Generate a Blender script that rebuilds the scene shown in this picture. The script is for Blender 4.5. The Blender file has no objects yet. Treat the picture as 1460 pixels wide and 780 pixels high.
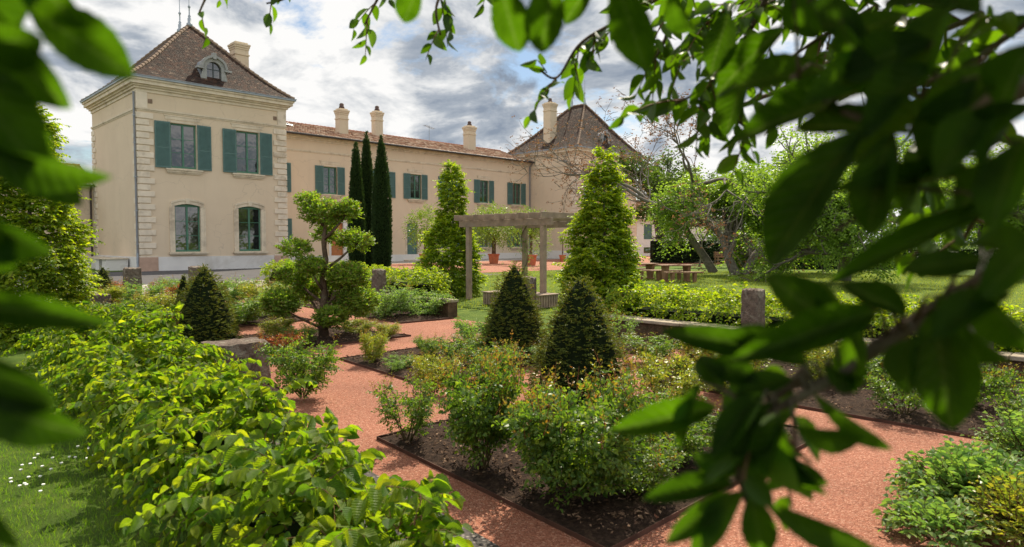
import bpy, math, random
import numpy as np
from mathutils import Vector, Matrix
R = math.radians
S2 = math.sqrt(2.0)
scene = bpy.context.scene
COL = scene.collection

# ------------------------------------------------------------------ camera
FPX, CX, CY, CAMH, TILT = 950.0, 730.0, 390.0, 1.75, R(2.7)
cam_d = bpy.data.cameras.new('camera')
cam = bpy.data.objects.new('camera', cam_d); COL.objects.link(cam)
cam_d.sensor_width = 36.0
cam_d.lens = FPX / 1460.0 * 36.0
cam_d.clip_start = 0.02; cam_d.clip_end = 3000.0
cam.location = (0, 0, CAMH)
cam.rotation_euler = (R(90) - TILT, 0, 0)
cam_d.dof.use_dof = True
cam_d.dof.focus_distance = 11.0
cam_d.dof.aperture_fstop = 3.8
scene.camera = cam

# ------------------------------------------------------------------ light
SUN_AZ, SUN_EL = 16.0, 50.0          # degrees right of straight ahead, above the horizon
sd = Vector((math.sin(R(SUN_AZ)) * math.cos(R(SUN_EL)), math.cos(R(SUN_AZ)) * math.cos(R(SUN_EL)), math.sin(R(SUN_EL))))
sun_l = bpy.data.lights.new('sun', 'SUN'); sun_l.energy = 5.0; sun_l.angle = R(0.6); sun_l.color = (1.0, 0.90, 0.72)
sun = bpy.data.objects.new('sun', sun_l); COL.objects.link(sun)
sun.rotation_euler = (-sd).to_track_quat('-Z', 'Y').to_euler()
sun.location = sd * 60

world = bpy.data.worlds.new('World'); scene.world = world; world.use_nodes = True
wt = world.node_tree; wt.nodes.clear()
def wn(t, **k):
    n = wt.nodes.new(t)
    for a, b in k.items(): setattr(n, a, b)
    return n
wo = wn('ShaderNodeOutputWorld')
sky = wn('ShaderNodeTexSky'); sky.sky_type = 'NISHITA'; sky.sun_disc = False
sky.sun_elevation = R(SUN_EL); sky.sun_rotation = R(SUN_AZ); sky.air_density = 1.2; sky.dust_density = 0.4; sky.ozone_density = 2.0
bg1 = wn('ShaderNodeBackground'); bg1.inputs['Strength'].default_value = 0.075
wt.links.new(sky.outputs[0], bg1.inputs['Color'])
tc = wn('ShaderNodeTexCoord')
sep = wn('ShaderNodeSeparateXYZ'); wt.links.new(tc.outputs['Generated'], sep.inputs[0])
zz = wn('ShaderNodeMath', operation='ADD'); zz.inputs[1].default_value = 0.30; wt.links.new(sep.outputs['Z'], zz.inputs[0])
zc = wn('ShaderNodeMath', operation='MAXIMUM'); zc.inputs[1].default_value = 0.05; wt.links.new(zz.outputs[0], zc.inputs[0])
dx = wn('ShaderNodeMath', operation='DIVIDE'); wt.links.new(sep.outputs['X'], dx.inputs[0]); wt.links.new(zc.outputs[0], dx.inputs[1])
dy = wn('ShaderNodeMath', operation='DIVIDE'); wt.links.new(sep.outputs['Y'], dy.inputs[0]); wt.links.new(zc.outputs[0], dy.inputs[1])
cmb = wn('ShaderNodeCombineXYZ'); wt.links.new(dx.outputs[0], cmb.inputs[0]); wt.links.new(dy.outputs[0], cmb.inputs[1])
cmb.inputs[2].default_value = 3.7
def wnoise(scale, detail, rough, dist=0.0, off=(0, 0, 0)):
    mp = wn('ShaderNodeMapping'); mp.inputs['Location'].default_value = off
    wt.links.new(cmb.outputs[0], mp.inputs[0])
    n = wn('ShaderNodeTexNoise'); n.inputs['Scale'].default_value = scale; n.inputs['Detail'].default_value = detail
    n.inputs['Roughness'].default_value = rough; n.inputs['Distortion'].default_value = dist
    wt.links.new(mp.outputs[0], n.inputs['Vector']); return n
def wramp(src, stops):
    r = wn('ShaderNodeValToRGB'); wt.links.new(src, r.inputs[0])
    e = r.color_ramp.elements
    e[0].position, e[0].color = stops[0][0], (*stops[0][1], 1); e[1].position, e[1].color = stops[-1][0], (*stops[-1][1], 1)
    for p, c in stops[1:-1]:
        k = e.new(p); k.color = (*c, 1)
    return r
CLOUD_OFF = (2.3, 0.4, 0.0)
n1 = wnoise(2.3, 10, 0.62, 0.25, CLOUD_OFF)
mask = wramp(n1.outputs[0], [(0.37, (0, 0, 0)), (0.45, (1, 1, 1))])
n2 = wnoise(2.6, 10, 0.60, 0.3, (7.1, 2.9, 0))
ccol = wramp(n2.outputs[0], [(0.34, (0.30, 0.36, 0.45)), (0.42, (0.48, 0.53, 0.60)), (0.47, (0.80, 0.82, 0.84)), (0.54, (1.10, 1.09, 1.07))])
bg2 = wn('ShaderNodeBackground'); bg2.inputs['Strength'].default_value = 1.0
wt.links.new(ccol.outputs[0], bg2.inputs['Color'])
# unseen clouds behind the camera, away from the sun, brightened to light the facades
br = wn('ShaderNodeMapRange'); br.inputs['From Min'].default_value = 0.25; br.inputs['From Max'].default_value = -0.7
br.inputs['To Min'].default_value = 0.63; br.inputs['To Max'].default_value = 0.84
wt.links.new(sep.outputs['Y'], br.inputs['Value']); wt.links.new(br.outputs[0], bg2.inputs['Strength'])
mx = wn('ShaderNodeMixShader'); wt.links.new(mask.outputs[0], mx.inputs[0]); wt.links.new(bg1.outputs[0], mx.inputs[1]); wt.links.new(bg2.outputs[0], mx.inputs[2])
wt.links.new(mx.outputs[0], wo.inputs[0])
world.cycles.sampling_method = 'MANUAL'; world.cycles.sample_map_resolution = 512

vs = scene.view_settings
vs.view_transform = 'Standard'; vs.look = 'None'; vs.gamma = 1.0; vs.use_curve_mapping = False; vs.exposure = 0.52
cy = scene.cycles
cy.max_bounces = 7; cy.diffuse_bounces = 3; cy.glossy_bounces = 2; cy.transmission_bounces = 4; cy.transparent_max_bounces = 4
cy.sample_clamp_indirect = 4.0; cy.caustics_reflective = False; cy.caustics_refractive = False
cy.use_denoising = True

# ------------------------------------------------------------------ coordinates
def ray(px, py):
    xc, yc = (px - CX) / FPX, (CY - py) / FPX
    ct, st = math.cos(TILT), math.sin(TILT)
    return Vector((xc, ct + yc * st, -st + yc * ct))
def G(px, py, z=0.0):
    d = ray(px, py); t = (z - CAMH) / d.z
    return Vector((d.x * t, d.y * t, z))
def P(px, py, dep):
    d = ray(px, py); return Vector((0, 0, CAMH)) + d * dep
def atY(px, Y, z=0.0):
    return Vector(((px - CX) / FPX * Y, Y, z))
def UV(u, v, z=0.0):            # garden / house axes, 45 degrees to the view
    return Vector(((u - v) / S2, (u + v) / S2, z))

# ------------------------------------------------------------------ object helpers
def tag(o, label=None, cat=None, group=None, kind=None):
    if label: o['label'] = label
    if cat: o['category'] = cat
    if group: o['group'] = group
    if kind: o['kind'] = kind
    return o
def thing(name, label, cat, loc=(0, 0, 0), rz=0.0, group=None):
    o = bpy.data.objects.new(name, None); COL.objects.link(o); o.empty_display_size = 0.2
    o.location = loc; o.rotation_euler = (0, 0, rz)
    return tag(o, label, cat, group)
def link(name, me, parent=None):
    o = bpy.data.objects.new(name, me); COL.objects.link(o)
    if parent is not None: o.parent = parent
    return o
def copy_tree(o, parent=None):
    c = o.copy(); COL.objects.link(c)
    if parent is not None: c.parent = parent
    for ch in list(o.children): copy_tree(ch, c)
    return c

def raw_mesh(name, V, loops, starts, mats, smooth=False, uv=None, midx=None):
    me = bpy.data.meshes.new(name)
    me.vertices.add(len(V)); me.vertices.foreach_set('co', np.asarray(V, dtype=np.float32).ravel())
    me.loops.add(len(loops)); me.loops.foreach_set('vertex_index', np.asarray(loops, dtype=np.int32))
    me.polygons.add(len(starts)); me.polygons.foreach_set('loop_start', np.asarray(starts, dtype=np.int32))
    if midx is not None: me.polygons.foreach_set('material_index', np.asarray(midx, dtype=np.int32))
    me.polygons.foreach_set('use_smooth', np.full(len(starts), smooth, dtype=bool))
    if uv is not None:
        l = me.uv_layers.new(name='UVMap'); l.data.foreach_set('uv', np.asarray(uv, dtype=np.float32).ravel())
    for m in (mats if isinstance(mats, (list, tuple)) else [mats]): me.materials.append(m)
    me.update(calc_edges=True); me.validate()
    return me

class MB:
    def __init__(s): s.v = []; s.f = []; s.uv = []
    def quad(s, a, b, c, d, uv=None):
        n = len(s.v); s.v += [tuple(a), tuple(b), tuple(c), tuple(d)]; s.f.append((n, n + 1, n + 2, n + 3)); s.uv.append(uv or [(0, 0)] * 4)
    def poly(s, pts, uv=None):
        n = len(s.v); s.v += [tuple(p) for p in pts]; s.f.append(tuple(range(n, n + len(pts)))); s.uv.append(uv or [(0, 0)] * len(pts))
    def box(s, x0, x1, y0, y1, z0, z1):
        s.hexa([(x0, y0, z0), (x1, y0, z0), (x1, y1, z0), (x0, y1, z0), (x0, y0, z1), (x1, y0, z1), (x1, y1, z1), (x0, y1, z1)])
    def hexa(s, p):
        n = len(s.v); s.v += [tuple(q) for q in p]
        for f in ((0, 3, 2, 1), (4, 5, 6, 7), (0, 1, 5, 4), (1, 2, 6, 5), (2, 3, 7, 6), (3, 0, 4, 7)):
            s.f.append(tuple(n + k for k in f)); s.uv.append([(0, 0)] * 4)
    def obox(s, c, ax, ay, az):      # oriented box from centre and half axes
        c = Vector(c); ax = Vector(ax); ay = Vector(ay); az = Vector(az)
        s.hexa([c - ax - ay - az, c + ax - ay - az, c + ax + ay - az, c - ax + ay - az, c - ax - ay + az, c + ax - ay + az, c + ax + ay + az, c - ax + ay + az])
    def bar(s, a, b, w, h, up=(0, 0, 1)):
        a = Vector(a); b = Vector(b); d = (b - a); L = d.length; d.normalize(); up = Vector(up)
        sd_ = d.cross(up).normalized(); u2 = sd_.cross(d).normalized()
        s.obox((a + b) / 2, d * L / 2, sd_ * w / 2, u2 * h / 2)
    def tube(s, pts, rad, n=8, cap=True):
        pts = [Vector(p) for p in pts]; base = len(s.v)
        if not isinstance(rad, (list, tuple)): rad = [rad] * len(pts)
        x = None
        for i, p in enumerate(pts):
            d = (pts[min(i + 1, len(pts) - 1)] - pts[max(i - 1, 0)]).normalized()
            if x is None: x = d.orthogonal().normalized()
            x = (x - d * x.dot(d)).normalized(); y = d.cross(x)
            for k in range(n):
                a = 2 * math.pi * k / n; s.v.append(tuple(p + (x * math.cos(a) + y * math.sin(a)) * rad[i]))
        for i in range(len(pts) - 1):
            for k in range(n):
                s.f.append((base + i * n + k, base + i * n + (k + 1) % n, base + (i + 1) * n + (k + 1) % n, base + (i + 1) * n + k)); s.uv.append([(0, 0)] * 4)
        if cap:
            s.f.append(tuple(base + k for k in reversed(range(n)))); s.uv.append([(0, 0)] * n)
            e = base + (len(pts) - 1) * n; s.f.append(tuple(e + k for k in range(n))); s.uv.append([(0, 0)] * n)
    def lathe(s, prof, c=(0, 0, 0), n=16):
        base = len(s.v); c = Vector(c)
        for r_, z in prof:
            for k in range(n):
                a = 2 * math.pi * k / n; s.v.append((c.x + r_ * math.cos(a), c.y + r_ * math.sin(a), c.z + z))
        for i in range(len(prof) - 1):
            for k in range(n):
                s.f.append((base + i * n + k, base + i * n + (k + 1) % n, base + (i + 1) * n + (k + 1) % n, base + (i + 1) * n + k)); s.uv.append([(0, 0)] * 4)
        s.f.append(tuple(base + k for k in reversed(range(n)))); s.uv.append([(0, 0)] * n)
        e = base + (len(prof) - 1) * n; s.f.append(tuple(e + k for k in range(n))); s.uv.append([(0, 0)] * n)
    def prism(s, pts2, y0, y1):       # pts2: (x,z) outline, extruded in y
        n = len(pts2); b = len(s.v)
        s.v += [(x, y0, z) for x, z in pts2] + [(x, y1, z) for x, z in pts2]
        s.f.append(tuple(b + i for i in range(n))); s.uv.append([(0, 0)] * n)
        s.f.append(tuple(b + n + i for i in reversed(range(n)))); s.uv.append([(0, 0)] * n)
        for i in range(n):
            j = (i + 1) % n; s.f.append((b + i, b + n + i, b + n + j, b + j)); s.uv.append([(0, 0)] * 4)
    def mesh(s, name, mat, smooth=False):
        loops = [i for f in s.f for i in f]; starts = []; k = 0
        for f in s.f: starts.append(k); k += len(f)
        uv = [c for q in s.uv for c in q]
        return raw_mesh(name, s.v, loops, starts, mat, smooth, uv)
    def build(s, name, mat, parent=None, smooth=False, bevel=0.0):
        o = link(name, s.mesh(name, mat, smooth), parent)
        if bevel:
            m = o.modifiers.new('bevel', 'BEVEL'); m.width = bevel; m.segments = 2; m.limit_method = 'ANGLE'
        return o

# ------------------------------------------------------------------ materials
def newmat(name):
    m = bpy.data.materials.new(name); m.use_nodes = True; t = m.node_tree; t.nodes.clear()
    o = t.nodes.new('ShaderNodeOutputMaterial'); return m, t, o
class NT:
    def __init__(s, t): s.t = t
    def n(s, typ, **k):
        n = s.t.nodes.new(typ)
        for a, b in k.items(): setattr(n, a, b)
        return n
    def l(s, a, b): s.t.links.new(a, b)
    def noise(s, vec, scale, detail=4, rough=0.55, dist=0.0):
        n = s.n('ShaderNodeTexNoise'); n.inputs['Scale'].default_value = scale; n.inputs['Detail'].default_value = detail
        n.inputs['Roughness'].default_value = rough; n.inputs['Distortion'].default_value = dist; s.l(vec, n.inputs['Vector']); return n.outputs[0]
    def ramp(s, src, stops):
        r = s.n('ShaderNodeValToRGB'); s.l(src, r.inputs[0]); e = r.color_ramp.elements
        f = lambda c: (*c, 1) if len(c) == 3 else c
        e[0].position, e[0].color = stops[0][0], f(stops[0][1]); e[1].position, e[1].color = stops[-1][0], f(stops[-1][1])
        for p, c in stops[1:-1]: e.new(p).color = f(c)
        return r.outputs[0]
    def mix(s, fac, a, b, mode='MIX'):
        m = s.n('ShaderNodeMix', data_type='RGBA', blend_type=mode)
        for sock, v in ((m.inputs[0], fac), (m.inputs[6], a), (m.inputs[7], b)):
            if hasattr(v, 'is_linked') or hasattr(v, 'node'): s.l(v, sock)
            else: sock.default_value = v if not isinstance(v, tuple) else ((*v, 1) if len(v) == 3 else v)
        return m.outputs[2]
    def bump(s, h, strength=0.5, dist=0.02, normal=None):
        b = s.n('ShaderNodeBump'); b.inputs['Strength'].default_value = strength; b.inputs['Distance'].default_value = dist; s.l(h, b.inputs['Height'])
        if normal is not None: s.l(normal, b.inputs['Normal'])
        return b.outputs[0]
    def math(s, op, a, b=0.0):
        m = s.n('ShaderNodeMath', operation=op)
        for k, v in enumerate((a, b)):
            if hasattr(v, 'node'): s.l(v, m.inputs[k])
            else: m.inputs[k].default_value = v
        return m.outputs[0]
def bw(v): return (v, v, v)
def mat_plain(name, col, rough=0.7, var=0.25, scale=6.0, bumpk=0.3, bscale=60.0, bdist=0.01, metal=0.0, spec=0.4, coord='Object', stain=None):
    m, t, o = newmat(name); q = NT(t)
    c = q.n('ShaderNodeTexCoord').outputs[coord]
    n = q.noise(c, scale, 6, 0.6)
    lo = tuple(x * (1 - var) for x in col); hi = tuple(min(1, x * (1 + var)) for x in col)
    base = q.ramp(n, [(0.3, lo), (0.7, hi)])
    if stain:
        n3 = q.noise(c, scale * 0.35, 8, 0.7, 0.6); base = q.mix(q.ramp(n3, [(0.52, bw(0)), (0.68, bw(1))]), base, stain)
    p = q.n('ShaderNodeBsdfPrincipled'); q.l(base, p.inputs['Base Color']); p.inputs['Roughness'].default_value = rough; p.inputs['Metallic'].default_value = metal
    p.inputs['Specular IOR Level'].default_value = spec
    if bumpk: q.l(q.bump(q.noise(c, bscale, 5, 0.6), bumpk, bdist), p.inputs['Normal'])
    q.l(p.outputs[0], o.inputs[0]); return m
def mat_leaf(name, cols, trans, tf=0.45, rough=0.42, spec=0.35, veins=False, patch=0.0):
    """cols: list of base colours picked per leaf; trans: tint of the light that passes through."""
    m, t, o = newmat(name); q = NT(t)
    g = q.n('ShaderNodeNewGeometry'); rnd = g.outputs['Random Per Island']
    k = len(cols); stops = [(i / max(1, k - 1), c) for i, c in enumerate(cols)]
    base = q.ramp(rnd, stops)
    tr = q.mix(1.0, base, trans, 'MULTIPLY')
    p = q.n('ShaderNodeBsdfPrincipled'); q.l(base, p.inputs['Base Color']); p.inputs['Roughness'].default_value = rough; p.inputs['Specular IOR Level'].default_value = spec
    tl = q.n('ShaderNodeBsdfTranslucent'); q.l(tr, tl.inputs['Color'])
    if veins:
        uvn = q.n('ShaderNodeUVMap').outputs[0]; sx = q.n('ShaderNodeSeparateXYZ'); q.l(uvn, sx.inputs[0])
        ax = q.math('ABSOLUTE', q.math('SUBTRACT', sx.outputs[0], 0.5))
        w = q.math('SINE', q.math('MULTIPLY', q.math('SUBTRACT', sx.outputs[1], q.math('MULTIPLY', ax, 0.55)), 62.0))
        mid = q.math('LESS_THAN', ax, 0.025)
        h = q.math('ADD', q.math('MULTIPLY', w, 0.5), q.math('MULTIPLY', mid, -1.0))
        nb = q.bump(h, 0.55 * float(veins), 0.0025); q.l(nb, p.inputs['Normal']); q.l(nb, tl.inputs['Normal'])
        vein = q.math('GREATER_THAN', w, 0.93)
        vm = q.math('MAXIMUM', q.math('MULTIPLY', vein, 0.35 * float(veins)), q.math('MULTIPLY', mid, 0.6 * float(veins)))
        blot = q.ramp(q.noise(q.n('ShaderNodeTexCoord').outputs['Object'], 34, 5, 0.65), [(0.32, (0.62, 0.66, 0.6)), (0.62, (1.15, 1.1, 1.1))])
        tr2 = q.mix(1.0, q.mix(vm, tr, (0.30, 0.42, 0.10)), blot, 'MULTIPLY'); q.l(tr2, tl.inputs['Color'])
        q.l(q.mix(1.0, base, blot, 'MULTIPLY'), p.inputs['Base Color'])
    mxs = q.n('ShaderNodeMixShader'); mxs.inputs[0].default_value = tf
    q.l(p.outputs[0], mxs.inputs[1]); q.l(tl.outputs[0], mxs.inputs[2]); q.l(mxs.outputs[0], o.inputs[0]); return m

M = {}
def mk_materials():
    # render of the walls
    m, t, o = newmat('lime_render'); q = NT(t); c = q.n('ShaderNodeTexCoord').outputs['Object']
    a = q.ramp(q.noise(c, 0.5, 6, 0.65), [(0.3, (0.66, 0.535, 0.395)), (0.7, (0.72, 0.59, 0.44))])
    mp = q.n('ShaderNodeMapping'); mp.inputs['Scale'].default_value = (1.4, 1.4, 0.16); q.l(c, mp.inputs[0])
    st = q.ramp(q.noise(mp.outputs[0], 1.6, 7, 0.65), [(0.55, bw(0)), (0.85, bw(0.3))])
    a = q.mix(st, a, (0.50, 0.41, 0.31))
    sz_ = q.n('ShaderNodeSeparateXYZ'); q.l(c, sz_.inputs[0])
    foot = q.math('MULTIPLY', q.ramp(q.math('ADD', sz_.outputs[2], q.math('MULTIPLY', q.noise(c, 1.7, 6, 0.7), 1.2)), [(0.0, bw(1)), (1.0, bw(0))]), q.noise(c, 2.4, 6, 0.7))
    cr = q.n('ShaderNodeTexVoronoi', feature='DISTANCE_TO_EDGE'); cr.inputs['Scale'].default_value = 0.32; wv = q.n('ShaderNodeVectorMath', operation='ADD'); q.l(c, wv.inputs[0]); nz_ = q.n('ShaderNodeTexNoise'); nz_.inputs['Scale'].default_value = 1.3; q.l(c, nz_.inputs['Vector']); q.l(nz_.outputs['Color'], wv.inputs[1]); q.l(wv.outputs[0], cr.inputs['Vector'])
    a = q.mix(q.ramp(cr.outputs['Distance'], [(0.0, bw(.35)), (0.006, bw(0))]), a, (0.36, 0.29, 0.22))
    p = q.n('ShaderNodeBsdfPrincipled'); q.l(a, p.inputs['Base Color']); p.inputs['Roughness'].default_value = 0.9; p.inputs['Specular IOR Level'].default_value = 0.2
    q.l(q.bump(q.noise(c, 35, 5, 0.6), 0.35, 0.01), p.inputs['Normal']); q.l(p.outputs[0], o.inputs[0]); M['wall'] = m
    M['stone'] = mat_plain('pale_limestone', (0.68, 0.59, 0.46), 0.85, 0.14, 2.5, 0.4, 40, 0.01, spec=0.2, stain=(0.42, 0.34, 0.25))
    M['quoin'] = mat_plain('quoin_stone', (0.74, 0.645, 0.52), 0.85, 0.10, 1.8, 0.35, 40, 0.01, spec=0.2, stain=(0.46, 0.38, 0.28))
    M['plinth'] = mat_plain('white_plinth_paint', (0.74, 0.72, 0.70), 0.8, 0.06, 1.2, 0.25, 30, 0.01, spec=0.2, stain=(0.58, 0.55, 0.51))
    M['plinth_stone'] = mat_plain('pink_plinth_stone', (0.50, 0.34, 0.26), 0.85, 0.12, 3, 0.3, 40, 0.01, spec=0.2)
    M['shutter'] = mat_plain('teal_shutter_paint', (0.085, 0.165, 0.155), 0.45, 0.14, 3, 0.1, 50, 0.004)
    M['green'] = mat_plain('green_joinery_paint', (0.07, 0.19, 0.125), 0.45, 0.14, 3, 0.1, 50, 0.004)
    M['zinc'] = mat_plain('zinc', (0.34, 0.38, 0.43), 0.5, 0.18, 2.5, 0.15, 30, 0.01, metal=0.35)
    M['dark_pipe'] = mat_plain('dark_pipe', (0.05, 0.035, 0.03), 0.5, 0.2, 3, 0.1)
    M['grey_pipe'] = mat_plain('grey_pipe', (0.22, 0.23, 0.25), 0.5, 0.15, 3, 0.1)
    M['gutter'] = mat_plain('gutter', (0.06, 0.055, 0.055), 0.55, 0.2, 3, 0.1)
    M['door'] = mat_plain('orange_door', (0.42, 0.16, 0.06), 0.55, 0.15, 4, 0.2)
    M['terra'] = mat_plain('terracotta', (0.50, 0.16, 0.075), 0.75, 0.2, 6, 0.3, 50)
    M['timber'] = mat_plain('weathered_timber', (0.29, 0.21, 0.155), 0.8, 0.3, 4, 0.7, 26, 0.01, spec=0.2, stain=(0.25, 0.20, 0.16))
    M['table'] = mat_plain('brown_timber', (0.25, 0.135, 0.075), 0.7, 0.25, 6, 0.4, 30)
    M['bark'] = mat_plain('bark', (0.11, 0.075, 0.05), 0.9, 0.35, 9, 0.8, 30, 0.03, spec=0.15, stain=(0.18, 0.17, 0.13))
    M['greybark'] = mat_plain('grey_bark', (0.19, 0.165, 0.14), 0.9, 0.3, 8, 0.8, 30, 0.03, spec=0.15, stain=(0.10, 0.085, 0.07))
    M['twig'] = mat_plain('brown_twig', (0.16, 0.085, 0.045), 0.8, 0.3, 12, 0.2, 60, spec=0.2)
    M['cane'] = mat_plain('rose_cane', (0.10, 0.075, 0.035), 0.7, 0.35, 12, 0.2, 60, spec=0.2)
    M['redcane'] = mat_plain('red_young_stem', (0.22, 0.06, 0.03), 0.6, 0.3, 12, 0.2, 60, spec=0.3)
    M['rock'] = mat_plain('lichened_stone', (0.17, 0.13, 0.105), 0.92, 0.45, 14, 1.0, 45, 0.04, spec=0.15, stain=(0.34, 0.31, 0.25))
    M['coping'] = mat_plain('wall_coping', (0.36, 0.30, 0.23), 0.9, 0.25, 5, 0.6, 30, 0.02, spec=0.15)
    M['oldwall'] = mat_plain('old_dark_wall', (0.11, 0.07, 0.045), 0.95, 0.4, 7, 0.9, 24, 0.03, spec=0.1, stain=(0.05, 0.06, 0.03))
    M['white'] = mat_plain('white_render', (0.76, 0.76, 0.74), 0.8, 0.05, 2, 0.15, 30, spec=0.2)
    M['metal'] = mat_plain('lamp_metal', (0.30, 0.32, 0.34), 0.4, 0.1, 3, 0.0, metal=0.6)
    M['edging'] = mat_plain('rusty_edging', (0.085, 0.042, 0.03), 0.8, 0.35, 8, 0.3, 50, spec=0.2)
    # glass: dark room behind reflecting pane
    m, t, o = newmat('window_glass'); q = NT(t); c = q.n('ShaderNodeTexCoord').outputs['Object']
    p = q.n('ShaderNodeBsdfPrincipled'); p.inputs['Roughness'].default_value = 0.04; p.inputs['Specular IOR Level'].default_value = 1.0; p.inputs['IOR'].default_value = 1.7
    q.l(q.ramp(q.noise(c, 0.8, 3), [(0.35, (0.010, 0.012, 0.013)), (0.7, (0.035, 0.036, 0.036))]), p.inputs['Base Color'])
    q.l(q.bump(q.noise(c, 1.6, 2), 0.35, 0.02), p.inputs['Normal']); q.l(p.outputs[0], o.inputs[0]); M['glass'] = m
    # flat tiles, uv in metres
    m, t, o = newmat('flat_tiles'); q = NT(t); uv = q.n('ShaderNodeUVMap').outputs[0]
    b = q.n('ShaderNodeTexBrick'); b.offset = 0.5; b.squash = 1.0
    b.inputs['Scale'].default_value = 1.0; b.inputs['Brick Width'].default_value = 0.21; b.inputs['Row Height'].default_value = 0.16
    b.inputs['Mortar Size'].default_value = 0.012; b.inputs['Mortar Smooth'].default_value = 0.3; b.inputs['Bias'].default_value = 0.0
    b.inputs['Color1'].default_value = (0, 0, 0, 1); b.inputs['Color2'].default_value = (1, 1, 1, 1); b.inputs['Mortar'].default_value = (0.02, 0.02, 0.02, 1)
    q.l(uv, b.inputs['Vector'])
    tcol = q.ramp(b.outputs['Color'], [(0.0, (0.035, 0.022, 0.018)), (0.35, (0.085, 0.045, 0.032)), (0.6, (0.13, 0.062, 0.04)), (0.85, (0.085, 0.065, 0.055)), (1.0, (0.28, 0.20, 0.15))])
    big = q.ramp(q.noise(uv, 0.7, 6, 0.7), [(0.35, (0.42, 0.47, 0.50)), (0.7, (0.80, 0.66, 0.56))])
    tcol = q.mix(1.0, tcol, big, 'MULTIPLY')
    lich = q.ramp(q.noise(uv, 7, 6, 0.75), [(0.58, bw(0)), (0.74, bw(0.5))]); tcol = q.mix(lich, tcol, (0.17, 0.145, 0.115))
    p = q.n('ShaderNodeBsdfPrincipled'); q.l(tcol, p.inputs['Base Color']); p.inputs['Roughness'].default_value = 0.85; p.inputs['Specular IOR Level'].default_value = 0.25
    hh = q.math('ADD', q.math('MULTIPLY', b.outputs['Fac'], -1.0), q.math('MULTIPLY', q.noise(uv, 9, 5), 1.1))
    q.l(q.bump(hh, 1.0, 0.09), p.inputs['Normal']); q.l(p.outputs[0], o.inputs[0]); M['flat_tiles'] = m
    # canal tiles: each tile's own colour from its cell in uv
    m, t, o = newmat('canal_tiles'); q = NT(t); uv = q.n('ShaderNodeUVMap').outputs[0]
    fl = q.n('ShaderNodeVectorMath', operation='FLOOR'); q.l(uv, fl.inputs[0])
    wn_ = q.n('ShaderNodeTexWhiteNoise', noise_dimensions='2D'); q.l(fl.outputs[0], wn_.inputs['Vector'])
    tcol = q.ramp(wn_.outputs['Value'], [(0.0, (0.20, 0.10, 0.06)), (0.4, (0.36, 0.19, 0.12)), (0.75, (0.48, 0.30, 0.20)), (1.0, (0.60, 0.46, 0.34))])
    lich = q.ramp(q.noise(uv, 0.9, 6, 0.75), [(0.5, bw(0)), (0.7, bw(0.6))]); tcol = q.mix(lich, tcol, (0.24, 0.20, 0.15))
    p = q.n('ShaderNodeBsdfPrincipled'); q.l(tcol, p.inputs['Base Color']); p.inputs['Roughness'].default_value = 0.85; p.inputs['Specular IOR Level'].default_value = 0.25
    q.l(p.outputs[0], o.inputs[0]); M['canal'] = m
    # red gravel
    m, t, o = newmat('red_gravel'); q = NT(t); c = q.n('ShaderNodeTexCoord').outputs['Object']
    v = q.n('ShaderNodeTexVoronoi'); v.inputs['Scale'].default_value = 110; q.l(c, v.inputs['Vector'])
    s3 = q.n('ShaderNodeSeparateColor'); q.l(v.outputs['Color'], s3.inputs[0])
    g = q.ramp(s3.outputs[0], [(0.0, (0.24, 0.080, 0.045)), (0.4, (0.36, 0.135, 0.078)), (0.8, (0.43, 0.185, 0.115)), (1.0, (0.56, 0.32, 0.22))])
    big = q.ramp(q.noise(c, 0.9, 5, 0.6), [(0.3, (0.76, 0.74, 0.74)), (0.7, (1.08, 1.06, 1.06))]); g = q.mix(1.0, g, big, 'MULTIPLY')
    fine = q.ramp(q.noise(c, 30, 4, 0.7), [(0.35, (0.8, 0.78, 0.76)), (0.65, (1.15, 1.15, 1.15))]); g = q.mix(1.0, g, fine, 'MULTIPLY')
    p = q.n('ShaderNodeBsdfPrincipled'); q.l(g, p.inputs['Base Color']); p.inputs['Roughness'].default_value = 0.85; p.inputs['Specular IOR Level'].default_value = 0.3
    hh = q.math('ADD', q.math('MULTIPLY', v.outputs['Distance'], -1.0), q.math('MULTIPLY', q.noise(c, 25, 4), 0.6))
    q.l(q.bump(hh, 0.9, 0.012), p.inputs['Normal']); q.l(p.outputs[0], o.inputs[0]); M['gravel'] = m
    # soil
    m, t, o = newmat('bed_soil'); q = NT(t); c = q.n('ShaderNodeTexCoord').outputs['Object']
    g = q.ramp(q.noise(c, 22, 8, 0.75, 0.4), [(0.3, (0.018, 0.011, 0.008)), (0.5, (0.048, 0.028, 0.019)), (0.62, (0.095, 0.058, 0.038)), (0.76, (0.19, 0.13, 0.09))])
    p = q.n('ShaderNodeBsdfPrincipled'); q.l(g, p.inputs['Base Color']); p.inputs['Roughness'].default_value = 0.95; p.inputs['Specular IOR Level'].default_value = 0.15
    q.l(q.bump(q.noise(c, 28, 8, 0.75), 1.0, 0.05), p.inputs['Normal']); q.l(p.outputs[0], o.inputs[0]); M['soil'] = m
    M['mulch'] = mat_leaf('mulch_chips', [(0.04, 0.022, 0.014), (0.12, 0.07, 0.045), (0.26, 0.17, 0.11), (0.08, 0.045, 0.03)], (0.3, 0.3, 0.3), 0.02, 0.9, 0.1)
    # lawn soil under the blades
    m, t, o = newmat('lawn'); q = NT(t); c = q.n('ShaderNodeTexCoord').outputs['Object']
    g = q.ramp(q.noise(c, 3.0, 8, 0.7, 0.3), [(0.28, (0.05, 0.09, 0.012)), (0.5, (0.09, 0.15, 0.018)), (0.66, (0.14, 0.19, 0.028)), (0.78, (0.20, 0.22, 0.05))])
    big = q.ramp(q.noise(c, 0.22, 5, 0.6), [(0.3, (0.72, 0.82, 0.8)), (0.7, (1.25, 1.15, 1.1))]); g = q.mix(1.0, g, big, 'MULTIPLY')
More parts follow.
